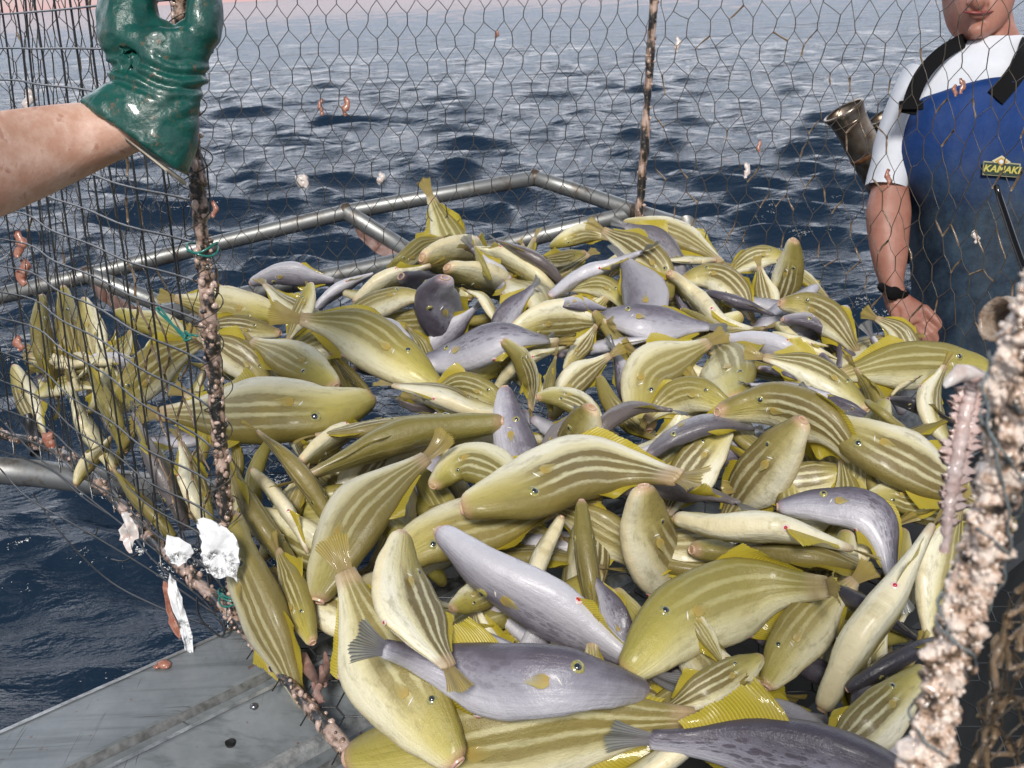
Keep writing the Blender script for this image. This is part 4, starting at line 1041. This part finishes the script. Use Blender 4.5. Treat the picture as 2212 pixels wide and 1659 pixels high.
# the near hand: a bare forearm whose green gauntlet grips the left post
HD = proj(A0 + UPV * .86)[2] - .035
fo = MB()
arm = [(-190, 290, -160, 520, HD - .16, .040), (-60, 258, -28, 474, HD - .10, .043), (0, 245, 26, 452, HD - .07, .043), (90, 233, 112, 412, HD - .03, .039), (170, 225, 190, 374, HD - .005, .034), (232, 225, 250, 345, HD, .029), (290, 222, 306, 320, HD, .026), (330, 205, 352, 290, HD, .025)]
loft(fo, resample(arm, 26), 30)
p1 = fo.build('person', M_ARM)
tag(p1, 'bare freckled forearm reaching in from the left, its green rubber glove gripping the post', 'person')
ctr = np.array([p1.location])
gl = MB()
gr = [(183, 222, 406, 386, HD, .040), (214, 203, 421, 310, HD, .040), (238, 187, 431, 238, HD, .037), (243, 168, 438, 192, HD, .034), (230, 132, 452, 142, HD, .034), (213, 92, 468, 94, HD, .036), (214, 78, 474, 76, HD, .030)]
loft(gl, resample(gr, 30), 36, capa=True, capb=True)
limb(gl, [(285, 90, HD), (282, 35, HD), (280, -20, HD + .005), (296, -75, HD + .012)], [.034, .034, .032, .026])
limb(gl, [(250, 95, HD), (245, 30, HD), (250, -30, HD)], [.020, .020, .018])
for i, (x, z) in enumerate(((438, -.012), (442, .004), (444, .020), (442, .036))):      # four fingers closed round the post
    limb(gl, [(x, 78, HD + z * .5), (x + 4, 10, HD + z), (x, -45 - 6 * i, HD + z), (x - 30, -95, HD + z + .03), (x - 75, -80, HD + z + .045)], [.019, .0185, .018, .016, .013])
gl.ball(P(340, 84, HD), .026, 12, 8); gl.ball(P(412, 84, HD), .022, 12, 8)
go = gl.build('glove', M_GLOVE, p1); remesh(go, .0035, 8)
base = np.array(p1.location)
for v in go.data.vertices:                                                              # creases at the wrist and over the knuckles
    q = base + np.array(v.co); x, y, d = proj(q); n_ = np.array(v.normal)
    wv = math.exp(-((y - 168 - .10 * (x - 340)) / 38) ** 2) * math.sin((y - .22 * (x - 330) + 9 * math.sin(x * .03)) * .21) * .0036
    wv += math.exp(-((y - 235) / 40) ** 2) * math.exp(-((x - 390) / 40) ** 2) * math.sin((y + .5 * x) * .12) * .002
    wv += .0062 * mnoise.noise(Vector(q * 19)) + .0022 * mnoise.noise(Vector(q * 55)) - .013 * math.exp(-((x - 268) / 26) ** 2 - ((y - 128) / 22) ** 2) + .006 * math.exp(-((x - 330) / 30) ** 2 - ((y - 110) / 45) ** 2)
    v.co = Vector(np.array(v.co) + n_ * wv)
ln = MB(); loft(ln, [(196, 236, 400, 392, HD + .012, .034), (182, 232, 399, 400, HD + .016, .036), (190, 226, 396, 396, HD + .016, .039)], 36, capa=False, capb=False); ln.build('glove_lining', M_LINING, p1)

# the man beyond the right net
MD = 2.36
bd = MB()
head = [(2100, 84, 2124, 84, MD - .062, .012), (2080, 76, 2146, 74, MD - .035, .050), (2064, 58, 2163, 56, MD - .02, .072), (2054, 34, 2174, 32, MD - .01, .085), (2048, 0, 2181, 0, MD, .094), (2046, -50, 2186, -50, MD + .005, .100), (2050, -100, 2184, -100, MD + .01, .098), (2066, -140, 2168, -140, MD + .012, .078), (2098, -160, 2136, -160, MD + .012, .03)]
loft(bd, resample(head, 26), 28)
loft(bd, [(2078, 20, 2176, 18, MD + .01, .055), (2076, 70, 2186, 62, MD + .01, .056), (2072, 100, 2200, 92, MD + .01, .060), (2050, 130, 2230, 125, MD + .01, .065)], 24)
torso = [(2085, 112, 2205, 108, MD + .005, .058), (2040, 130, 2255, 128, MD + .005, .075), (1985, 158, 2315, 160, MD, .092), (1955, 200, 2345, 205, MD, .108), (1955, 300, 2345, 310, MD, .104), (2010, 450, 2318, 460, MD, .098), (2022, 640, 2308, 640, MD, .098), (1985, 800, 2345, 800, MD, .13)]
loft(bd, resample(torso, 22), 30)
armr = [(1968, 175, 2010, 225, MD, .036), (1930, 250, 1985, 280, MD, .036), (1906, 330, 1956, 345, MD - .005, .038), (1885, 405, 1960, 412, MD - .01, .041), (1873, 455, 1966, 458, MD - .02, .042), (1877, 510, 1962, 508, MD - .03, .040), (1887, 565, 1958, 558, MD - .045, .036), (1901, 612, 1951, 602, MD - .055, .028), (1909, 640, 1953, 625, MD - .06, .023), (1914, 662, 1968, 640, MD - .063, .021), (1927, 690, 1992, 655, MD - .066, .020), (1948, 712, 2012, 676, MD - .068, .018)]
loft(bd, resample(armr, 40), 24)
FD2 = MD - .07
for pts, r in (([(1998, 668, FD2 - .010), (2026, 696, FD2 - .018), (2046, 720, FD2 - .016), (2058, 737, FD2 - .008)], [.0115, .0105, .0095, .0085]),
               ([(1985, 690, FD2), (2012, 718, FD2 - .016), (2028, 740, FD2 - .010), (2030, 752, FD2 + .004)], [.012, .011, .010, .009]),
               ([(1972, 700, FD2 + .008), (1996, 728, FD2 - .012), (2010, 748, FD2 - .004), (2016, 756, FD2 + .012)], [.012, .011, .010, .009]),
               ([(1960, 708, FD2 + .016), (1982, 732, FD2), (1994, 748, FD2 + .01), (2000, 752, FD2 + .022)], [.011, .010, .009, .008]),
               ([(1932, 672, FD2 - .012), (1938, 704, FD2 - .030), (1950, 730, FD2 - .036), (1962, 744, FD2 - .034)], [.013, .012, .011, .009])):
    limb(bd, pts, r, 10)
loft(bd, resample([(2290, 165, 2345, 170, MD, .05), (2335, 260, 2400, 260, MD, .047), (2350, 420, 2425, 420, MD - .02, .043), (2340, 560, 2400, 560, MD - .06, .037), (2330, 650, 2375, 650, MD - .09, .025), (2320, 720, 2380, 720, MD - .1, .018)], 20), 20)
bd.ball(P(2112, 4, MD - .112), (.016, .016, .018), 12, 8); bd.tube([P(2112, 0, MD - .105), P(2114, -50, MD - .096)], [.014, .010], 10)
bd.ball(P(2096, 6, MD - .100), .010, 10, 6); bd.ball(P(2128, 6, MD - .100), .010, 10, 6)
bd.ball(P(2112, 22, MD - .096), (.026, .012, .010), 12, 8); bd.ball(P(2112, 33, MD - .093), (.023, .012, .0085), 12, 8)
bd.ball(P(2112, 66, MD - .078), (.022, .018, .018), 12, 8)
for x in (2045, 2186): bd.ball(P(x, -30, MD + .01), (.008, .018, .030), 10, 8)
man = bd.build('person', M_MAN, origin=P(2150, 900, MD)); remesh(man, .0036, 5)
tag(man, 'man in white T-shirt and blue bib overalls standing behind the net', 'person')
sh = MB()
shirt = [(2068, 100, 2212, 94, MD + .005, .068), (2035, 122, 2262, 120, MD + .005, .086), (1975, 150, 2330, 155, MD, .104), (1944, 200, 2356, 208, MD, .119), (1944, 300, 2356, 310, MD, .116), (2000, 450, 2325, 460, MD, .108), (2015, 640, 2315, 640, MD, .108)]
loft(sh, resample(shirt, 26), 40, capa=False, capb=False)
sl = [(1958, 142, 2020, 222, MD, .066), (1925, 205, 1993, 268, MD, .064), (1900, 282, 1976, 315, MD, .060), (1884, 350, 1964, 366, MD - .003, .056), (1872, 398, 1956, 412, MD - .008, .055)]
loft(sh, resample(sl, 22), 28, capa=False, capb=False)
loft(sh, resample([(2290, 150, 2360, 165, MD, .066), (2335, 260, 2415, 262, MD, .062), (2345, 400, 2432, 405, MD - .01, .057)], 14), 24, capa=False, capb=False)
for i, v in enumerate(sh.v):
    q = np.array(v); sh.v[i] = tuple(q - _f * (.010 * mnoise.noise(Vector((q[0] * 13 + q[2] * 8, q[1] * 14, q[2] * 6))) + .005 * mnoise.noise(Vector((q[0] * 34, 3, q[2] * 20 + q[0] * 12)))))
M_SHIRT = simple('white_cotton', (.74, .76, .82), .8, var=.12, vscale=12, bump=.25, bscale=50)
sh.build('t_shirt', M_SHIRT, man)
def bib_mat():
    t = NT('blue_oilskin'); g = t.n('ShaderNodeTexCoord').outputs['Object']; sx = t.n('ShaderNodeSeparateXYZ'); t.l(g, sx.inputs[0])
    n1 = t.noise(9, 5, .7); wet = t.sstep(t.math('ADD', sx.outputs['Z'], t.math('MULTIPLY', n1, .22)), .77, .55)
    c = t.mix(t.sstep(n1, .3, .7), (.008, .045, .20), (.006, .034, .145)); w = t.ramp(t.noise(22, 5, .75), [(.35, (.008, .018, .035)), (.65, (.03, .055, .085))])
    c = t.mix(wet, c, w); t.P(Base_Color=c, Roughness=.62); t.p.inputs['Specular IOR Level'].default_value = .25; t.bump(t.math('ADD', t.math('MULTIPLY', n1, 2), t.noise(40, 3)), .35, .006); return t.m
M_BIB = bib_mat()
bb = MB(); TH = .150
bibr = [(2046, 203, 2288, 212, MD, TH - .012), (1990, 218, 2330, 226, MD, TH - .010), (1948, 240, 2366, 250, MD, TH - .006), (1930, 300, 2380, 310, MD, TH), (1927, 345, 2384, 350, MD, TH), (1944, 400, 2372, 410, MD, TH + .002), (1972, 460, 2356, 470, MD, TH + .004), (1980, 560, 2350, 560, MD, TH + .004), (1980, 700, 2352, 700, MD, TH + .006), (1978, 900, 2360, 900, MD, TH + .008)]
loft(bb, resample(bibr, 40), 40, arc=(-.12, PI + .12), sq=3.0)
nb = len(bb.v)
loft(bb, resample([(1978, 640, 2352, 640, MD, TH), (1976, 760, 2358, 760, MD, TH + .006), (1980, 900, 2362, 900, MD, TH + .012), (2000, 1000, 2350, 1000, MD, TH)], 14), 40, capa=False, sq=2.6)
for (x0, x1) in ((1985, 2160), (2175, 2350)):
    loft(bb, [(x0, 960, x1, 960, MD, .10), (x0 + 10, 1250, x1 - 10, 1250, MD + .1, .085), (x0 + 20, 1560, x1 - 20, 1560, MD + .2, .07)], 20)
for i, v in enumerate(bb.v):
    q = np.array(v); bb.v[i] = tuple(q - _f * (.012 * mnoise.noise(Vector((q[0] * 9 + q[2] * 5, q[1] * 5, q[2] * 5))) + .008 * mnoise.noise(Vector((q[0] * 22 - q[2] * 9, 4, q[2] * 12))) + .003 * mnoise.noise(Vector((q[0] * 60, 7, q[2] * 45)))))
bb.build('bib_overalls', M_BIB, man)
M_STRAP = simple('black_webbing', (.007, .007, .008), .85, spec=.15, bump=.3, bscale=200)
def ribbon(name, pts, w, parent, mat, th=.0018):
    m = MB(); c, _ = catmull([tuple(P(*q)) for q in pts], 24); P_ = []
    for i in range(24):
        t = nrm(c[min(i + 1, 23)] - c[max(i - 1, 0)]); s = nrm(np.cross(t, _f)); n_ = np.cross(s, t)
        for a, b in ((-1, -1), (1, -1), (1, 1), (-1, 1)): P_.append(c[i] + s * a * w + n_ * b * th)
    m.grid(P_, 24, 4, closev=True); return m.build(name, mat, parent, smooth=False)
ribbon('strap', [(1962, 246, MD - .135), (1972, 205, MD - .135), (1995, 158, MD - .122), (2030, 120, MD - .098), (2066, 96, MD - .07), (2092, 86, MD - .01), (2100, 100, MD + .07)], .0165, man, M_STRAP)
ribbon('strap', [(2150, 212, MD - .150), (2178, 180, MD - .146), (2200, 150, MD - .135), (2216, 120, MD - .115), (2222, 96, MD - .07), (2222, 90, MD)], .021, man, M_STRAP)
bk = MB(); ax = np.array([_R, _f, _U]); bk.box(P(1968, 228, MD - .143), .050, .010, .018, ax); bk.build('buckle', M_STRAP, man, smooth=False)
wm = MB(); q = [P(1930 + 26 * math.cos(w) , 628 + 9 * math.cos(w) + 4 * math.sin(w), MD - .058 - .031 * math.sin(w)) for w in np.linspace(0, 2 * PI, 24)]
wm.tube(q, .010, 8); wm.ball(P(1930, 634, MD - .094), (.018, .008, .016), 12, 8); wm.build('wristwatch', M_STRAP, man)
hr = MB(); loft(hr, resample([(2042, -60, 2190, -60, MD + .02, .100), (2042, -105, 2190, -105, MD + .018, .106), (2058, -148, 2176, -148, MD + .016, .086), (2095, -172, 2140, -172, MD + .014, .034)], 14), 26); hr.build('hair', simple('brown_hair', (.06, .04, .025), .6, bump=.6, bscale=90), man)
lp = MB(); c, _ = catmull([tuple(P(x, y, d)) for x, y, d in ((2078, 25, MD - .094), (2095, 27, MD - .104), (2112, 28, MD - .107), (2130, 27, MD - .104), (2146, 24, MD - .094))], 20)
lp.tube(list(c), [.001 + .0028 * math.sin(PI * i / 19) for i in range(20)], 8); lp.build('lips', simple('lip_red', (.26, .055, .05), .4), man)
for x in (2086, 2140):
    ey = MB(); ey.ball(P(x, -48, MD - .088), .0115, 12, 8); ey.build('eye', simple('eye_white', (.5, .5, .5), .2), man)
# the maker's patch on the bib
PD = MD - TH - .016; AX = np.array([nrm(_R * .99 - _U * .075), _f, nrm(_U * .99 + _R * .075)])
pm = MB(); pm.box(P(2163, 366, PD + .004), .080, .004, .030, AX); pt = pm.build('badge', simple('badge_border', (.38, .36, .22), .6), man, smooth=False)
pm = MB(); pm.box(P(2163, 366, PD + .0015), .075, .004, .025, AX); pm.build('badge_field', simple('badge_green', (.012, .035, .022), .6), pt, smooth=False)
def flat_text(s, size, c, name, mat, parent):
    cu = bpy.data.curves.new(name, 'FONT'); cu.body = s; cu.size = size; cu.align_x = 'CENTER'; cu.align_y = 'CENTER'; cu.shear = .3; cu.extrude = .0008; cu.offset = .0006
    o = bpy.data.objects.new(name, cu); COL.objects.link(o); dg = bpy.context.evaluated_depsgraph_get(); dg.update()
    me = bpy.data.meshes.new_from_object(o.evaluated_get(dg)); bpy.data.objects.remove(o)
    m = MB(); V = [c + AX[0] * v.co.x * 1.05 + AX[2] * v.co.y - _f * v.co.z for v in me.vertices]; m.add(V, [tuple(f.vertices) for f in me.polygons]); return m.build(name, mat, parent, smooth=False)
flat_text('KAMAKI', .0205, P(2163, 366.5, PD - .0015), 'badge_lettering', simple('badge_yellow', (.52, .46, .10), .6), pt)
dm = MB()
for r_, dd, mi in ((.0165, .0, 0), (.011, -.0012, 1)):
    c = P(2163, 349, PD + .001 + dd); b = [c + AX[0] * x * r_ * 1.25 + AX[2] * z * r_ * .8 + _f * y for y in (-.0006, .0006) for (x, z) in ((1, 0), (0, 1), (-1, 0), (0, -1))]
    dm.add(b, [(0, 1, 2, 3), (7, 6, 5, 4)] + [(i, i + 4, (i + 1) % 4 + 4, (i + 1) % 4) for i in range(4)], mi)
dm.ball(P(2163, 349.5, PD - .0012), (.005, .0015, .005), 10, 6, ax=AX, mi=2)
dm.build('badge_diamond', [simple('badge_cream', (.6, .55, .35), .6), simple('badge_gold', (.5, .28, .05), .6), simple('badge_white', (.7, .72, .75), .6)], pt, smooth=False)
# ------------------------------------------------------------------ rod holders, rod, scraps, skeleton
M_TUBE = simple('tarnished_tube', (.36, .31, .25), .28, metal=.85, col2=(.16, .11, .075), vscale=26, bump=.15)
M_RUST = simple('rust_band', (.24, .10, .035), .6, var=.5, vscale=90)
def rod_holder(x, y, d, label, full=True):
    top = P(x, y, d); ax = nrm(-_U * .80 + _R * .55 + _f * .25); r = .046
    o = empty('rod_holder', top + ax * .16, label=label, cat='rod holder', group='steel rod holders behind the man')
    a = nrm(np.cross(ax, _f)); b = np.cross(ax, a)
    def ring(m, zs, rs, nn=28):
        pts = [top + ax * z + (a * math.cos(w) + b * math.sin(w)) * q for z, q in zip(zs, rs) for w in np.linspace(0, 2 * PI, nn, endpoint=False)]
        m.grid(pts, len(zs), nn, closev=True)
    m = MB(); ring(m, [.0, -.003, -.002, .004, .012, .026, .045, .10, .20, .30, .46, .46, .06], [.049, .053, .056, .0565, .052, .048, r, r, r, r, r, r - .004, r - .004]); m.build('tube', M_TUBE, o)
    m = MB(); ring(m, [.128, .130, .140, .142], [r - .001, r + .0015, r + .0015, r - .001]); m.build('rust_band', M_RUST, o)
    m = MB(); ring(m, [.030, .031, .034, .035], [r + .0005, r + .0022, r + .0022, r + .0005]); m.build('ridge', M_TUBE, o)
    m = MB(); m.tube([top + ax * .44, top + ax * .60 , top + ax * .62 - ZV * .5], .018, 12); m.build('bracket', M_TUBE, o)
rod_holder(1822, 238, 2.70, 'tarnished steel rod holder with flared rim in plain view left of the white sleeve')
rod_holder(1912, 248, 2.86, 'tarnished steel rod holder mostly hidden behind the white sleeve')
m = MB(); m.tube([P(2152, 402, 1.32), P(2160, 430, 1.31), P(2190, 520, 1.28), P(2226, 620, 1.25), P(2300, 820, 1.2)], [.0035, .0042, .0045, .0045, .0045], 10)
tag(m.build('metal_rod', simple('black_rod', (.02, .02, .022), .15, metal=.6, coat=.6)), 'thin shiny black rod slanting before the blue bib at the right edge', 'rod')
# bait scraps
M_BAIT = simple('bait_flesh', (.30, .095, .055), .35, col2=(.42, .20, .14), vscale=90, coat=.5, bump=.4, bscale=200)
M_PALE = simple('bait_skin', (.74, .72, .70), .35, col2=(.55, .42, .38), vscale=60, coat=.4, bump=.3)
def torn_white():
    t = NT('torn_white_skin'); n1 = t.noise(60, 5, .75); g = t.noise(9, 3, .6)
    k = t.math('MULTIPLY', t.sstep(n1, .46, .60), t.sstep(g, .46, .60)); c = t.mix(k, (.82, .83, .85), (.03, .028, .026)); t.P(Base_Color=c, Roughness=.4); t.p.inputs['Coat Weight'].default_value = .4
    t.bump(t.noise(130, 4), .4, .003); return t.m
M_WHITE = torn_white()
def at_wall(W, x, y):
    """the place on a trap wall seen at x, y"""
    best = None
    for u in np.linspace(0, W.L, 120):
        for v in (0, .5, 1.0):
            q = W(u, v); X, Y, d = proj(q); 
            if d > .2:
                if best is None or abs(X - x) < best[0]: pass
    us = np.linspace(0, W.L, 160); lo = None
    for u in us:
        a = proj(W(u, 0)); b = proj(W(u, 1.1))
        if a[2] < .2 or b[2] < .2: continue
        t = (y - a[1]) / (b[1] - a[1] + 1e-9); X = a[0] + t * (b[0] - a[0])
        if lo is None or abs(X - x) < lo[0]: lo = (abs(X - x), a[2] + t * (b[2] - a[2]))
    return P(x, y, lo[1] - .008)
def flake(W, x, y, h, w, label, mat=M_BAIT, group='bait scraps stuck on the net'):
    q = at_wall(W, x, y); m = MB(); d = proj(q)[2]; s = d / FPX; n = 9; pts = []
    c = [q + _U * s * h * (.5 - i / (n - 1)) + _R * s * w * .25 * math.sin(i * .9 + x) for i in range(n)]
    r = [s * w * .5 * (.25 + .75 * math.sin(PI * (.12 + .8 * i / (n - 1))) * (1 + .35 * math.sin(i * 2.1 + y))) for i in range(n)]
    m.tube(c, r, 9, lump=.4, lf=120)
    for i, v in enumerate(m.v):
        dv = np.array(v) - q; m.v[i] = tuple(np.array(v) - _f * (dv @ _f) * .5)
    tag(m.build('bait_scrap', mat), label, 'bait scrap', group)
for W, x, y, h, w, lab, mt in (
    (WBk, 693, 231, 36, 11, 'reddish bait flake on the back net, left of a close pair', M_BAIT), (WBk, 747, 230, 40, 15, 'reddish bait flake on the back net, right of a close pair', M_BAIT),
    (WBk, 463, 452, 36, 13, 'red bait scrap on the net just right of the crusted post', M_BAIT), (WBk, 1073, 74, 16, 9, 'tiny red bait flake high on the back net', M_BAIT),
    (WBk, 822, 386, 24, 15, 'small white and red scrap on the back net above the upright tail', M_PALE), (WBk, 655, 392, 26, 26, 'white curled skin scrap on the back net left of the upright tail', M_PALE),
    (WR, 1463, 96, 34, 11, 'white wisp of skin on the net right of the back corner post', M_PALE), (WR, 1640, 316, 28, 8, 'red bait sliver on the right net over the water', M_BAIT),
    (WR, 1613, 368, 34, 12, 'white feathery scrap on the right net over the water', M_PALE), (WR, 2078, 186, 34, 12, 'brown bait flake on the net before the white shirt, right of two', M_BAIT),
    (WR, 2063, 196, 26, 10, 'brown bait flake on the net before the white shirt, left of two', M_BAIT), (WR, 2108, 512, 26, 14, 'white scrap on the net before the wet blue bib', M_PALE),
    (WR, 1919, 385, 38, 12, 'brown bait strip on the net before the sleeve hem', M_BAIT), (WL, 42, 528, 58, 22, 'pink bait clump on the wire panel, upper of two at far left', M_BAIT),
    (WL, 50, 588, 56, 26, 'pink bait clump on the wire panel, lower of two at far left', M_BAIT), (WL, 62, 215, 40, 22, 'white skin scrap on the wire panel above the forearm', M_PALE),
    (WL, 108, 950, 36, 26, 'orange pink scrap with pale rim low on the wire panel', M_BAIT), (WL, 40, 742, 30, 18, 'pink scrap on the wire panel beside the leftmost upright head', M_BAIT)):
    flake(W, x, y, h, w, lab, mt)
def rag(outline, d, label, mat, seed, th=.004):
    """a torn skin: its outline has a place, a bend and a thickness"""
    r_ = random.Random(seed); m = MB(); n = len(outline); cx = sum(p_[0] for p_ in outline) / n; cy = sum(p_[1] for p_ in outline) / n
    rings = []; K = 5
    dense = []
    for i in range(n):
        a, b = outline[i], outline[(i + 1) % n]
        for t in (0, .33, .66): dense.append((a[0] + (b[0] - a[0]) * t + r_.gauss(0, 1.6), a[1] + (b[1] - a[1]) * t + r_.gauss(0, 1.6)))
    nd = len(dense)
    def pt(x, y, o): 
        z = d + .012 * mnoise.noise(Vector((x * .02, y * .02, seed))) + .006 * mnoise.noise(Vector((x * .06, y * .06, seed + 5)))
        return P(x, y, z + o)
    for side in (-1, 1):
        for k in range(K + 1):
            f_ = k / K
            for (x, y) in dense: rings.append(pt(cx + (x - cx) * f_, cy + (y - cy) * f_, side * th * .5 * (1 - f_ ** 3)))
    b = m.add(rings, []); o2 = (K + 1) * nd
    for side in (0, 1):
        for k in range(K):
            for i in range(nd):
                q = (b + side * o2 + k * nd + i, b + side * o2 + (k + 1) * nd + i, b + side * o2 + (k + 1) * nd + (i + 1) % nd, b + side * o2 + k * nd + (i + 1) % nd)
                m.f.append(q if side else q[::-1]); m.mi.append(0)
    for i in range(nd):
        a = b + K * nd + i; a2 = b + K * nd + (i + 1) % nd; m.f.append((a, a2, a2 + o2, a + o2)); m.mi.append(0)
    return tag(m.build('skin_rag', mat), label, 'fish skin', 'torn skins caught at the lower left corner of the trap')
rag([(262, 1104), (276, 1108), (286, 1125), (298, 1138), (300, 1162), (290, 1172), (286, 1194), (280, 1196), (272, 1182), (258, 1168), (256, 1146), (266, 1132)], 1.62, 'small crumpled white skin hanging over the dark water', M_PALE, 3)
rag([(360, 1154), (384, 1162), (412, 1176), (418, 1196), (402, 1216), (386, 1224), (364, 1214), (356, 1186)], 1.45, 'white skin scrap left of the large patch at the trap corner', M_WHITE, 4)
rag([(428, 1124), (446, 1120), (470, 1130), (498, 1146), (513, 1168), (515, 1216), (512, 1256), (494, 1244), (470, 1250), (448, 1236), (432, 1202), (436, 1170), (426, 1146)], 1.36, 'largest white skin patch, smeared black, at the foot of the crusted post', M_WHITE, 5)
rag([(366, 1240), (384, 1262), (394, 1292), (402, 1330), (414, 1372), (418, 1420), (410, 1436), (396, 1396), (388, 1356), (374, 1320), (362, 1280)], 1.46, 'long white skin strip dangling over the gunwale edge', M_WHITE, 6)
rag([(352, 1250), (366, 1264), (376, 1330), (394, 1372), (386, 1380), (366, 1346), (356, 1310)], 1.475, 'reddish flesh strip hanging behind the long white skin strip', M_BAIT, 8, .009)
# scraps on the gunwale and on the floor net
def lump(x, y, z, r, label, name='bait_scrap', mat=M_BAIT, seed=0):
    q = onz(x, y, z); m = MB(); m.ball(q + ZV * r[2] * .6, r, 14, 9, lump=.7, lf=60 + seed)
    for i in range(3): m.ball(q + np.array([rnd.uniform(-1, 1) * r[0], rnd.uniform(-1, 1) * r[1], r[2] * .6]), tuple(a * .5 for a in r), 9, 6, lump=.6, lf=90)
    tag(m.build(name, mat), label, 'bait scrap', 'bait scraps on the gunwale and floor')
lump(352, 1438, -.012, (.010, .007, .005), 'rusty red bait scrap lying on the bare gunwale')
lump(568, 1447, -.02, (.008, .006, .004), 'tiny orange scrap on the gunwale beside the bottom bar', seed=3)
m = MB()
for pts, r in (([(655, 1418), (668, 1450), (690, 1482)], .006), ([(690, 1482), (700, 1466), (694, 1440)], .005), ([(690, 1482), (684, 1500), (694, 1512), (700, 1516)], .0045), ([(676, 1476), (686, 1500), (690, 1514)], .003), ([(700, 1478), (706, 1440), (702, 1410)], .0045)):
    m.tube([onz(x, y, .016) for x, y in pts], [r, r * 1.3, r * .5] if len(pts) == 3 else [r, r * 1.2, r, r * .3], 8, lump=.4, lf=120)
tag(m.build('crab_leg', simple('crab_shell', (.20, .10, .085), .35, col2=(.38, .24, .2), vscale=70, coat=.4)), 'broken pinkish crab claw and legs lying under the floor net', 'crab remains')
# fish backbone caught on the right post
M_BONE = simple('bone_flesh', (.58, .40, .36), .4, col2=(.72, .60, .58), vscale=80, coat=.5, bump=.4, bscale=220)
SKD = .60
sk = empty('fish_skeleton', P(2060, 1000, SKD), label='pinkish fish backbone with torn ribs hanging beside the right crusted post', cat='fish skeleton')
c, Ls = catmull([tuple(P(*q)) for q in ((2108, 815, SKD - .01), (2096, 850, SKD), (2082, 910, SKD), (2066, 1000, SKD), (2052, 1090, SKD), (2046, 1150, SKD), (2040, 1195, SKD))], 60)
m = MB(); m.tube(list(c), [(.0040 if i < 40 else .0033) * (1 + .10 * math.sin(i * 2.1)) * (1 if i < 54 else .7) for i in range(60)], 10, lump=.55, lf=260)
m.build('backbone', M_BONE, sk)
for side, k in ((-1, 0), (1, 1)):                       # a ragged web of rib stumps on each side
    m = MB(); pts = []; nn = 80
    for i in range(nn):
        x = i / (nn - 1) * 46 + 5; j = int(x); p_ = c[j] * (1 - (x - j)) + c[min(j + 1, 59)] * (x - j); t = nrm(c[min(j + 1, 59)] - c[max(j - 1, 0)]); s_ = nrm(np.cross(t, _f)) * (-1 if side < 0 else 1)
        w = (.021 if side > 0 else .0155) * (1 - .55 * i / nn) * (.30 + 1.1 * abs(mnoise.noise(Vector((i * .21, side * 9, 1)))) + (.55 * rnd.random() if i % 3 == 0 else 0)) * (1 if i > 2 else .3)
        for z in (-.0012, .0012):
            pts += [p_ + s_ * .002 - _f * z, p_ + s_ * w * .6 + _f * (z + .002), p_ + s_ * w - t * .004 + _f * z * .2]
    V = np.array(pts).reshape(nn, 2, 3, 3); m.grid([V[i, a, b] for i in range(nn) for (a, b) in ((0, 0), (0, 1), (0, 2), (1, 2), (1, 1), (1, 0))], nn, 6, closev=True); m.build('ribs', M_BONE, sk)
m = MB(); m.tube([P(*q) for q in ((2040, 836, SKD - .015), (2052, 824, SKD - .015), (2072, 806, SKD - .012), (2098, 808, SKD - .008), (2118, 822, SKD), (2140, 818, SKD + .004))], [.0012, .0032, .0044, .0050, .0054, .0038], 12, lump=.6, lf=200); m.build('jaw_bone', M_PALE, sk)
# pale hollow piece of bait beyond the post
m = MB(); cN = P(2162, 690, .66); axn = nrm(-_R * .8 - _f * .5 + _U * .1); a = nrm(np.cross(axn, _U)); b = np.cross(axn, a); pts = []
for z, q in ((.004, .0135), (.006, .0155), (.002, .0170), (-.012, .0185), (-.035, .020), (-.05, .018), (-.05, .014), (-.02, .0145), (.0, .0115)):
    for w in np.linspace(0, 2 * PI, 24, endpoint=False): pts.append(cN + axn * z + (a * math.cos(w) + b * math.sin(w)) * q * .86 * (1 + .22 * mnoise.noise(Vector((w * 1.3, z * 60, 2))) + .10 * mnoise.noise(Vector((w * 4, z * 160, 5)))))
m.grid(pts, 9, 24, closev=True, closeu=True); tag(m.build('bait_tube', simple('bait_tube_skin', (.46, .38, .31), .4, col2=(.24, .16, .11), vscale=110, bump=.6, bscale=260, coat=.3)), 'pale hollow piece of bait wedged above the right crusted post', 'bait scrap')
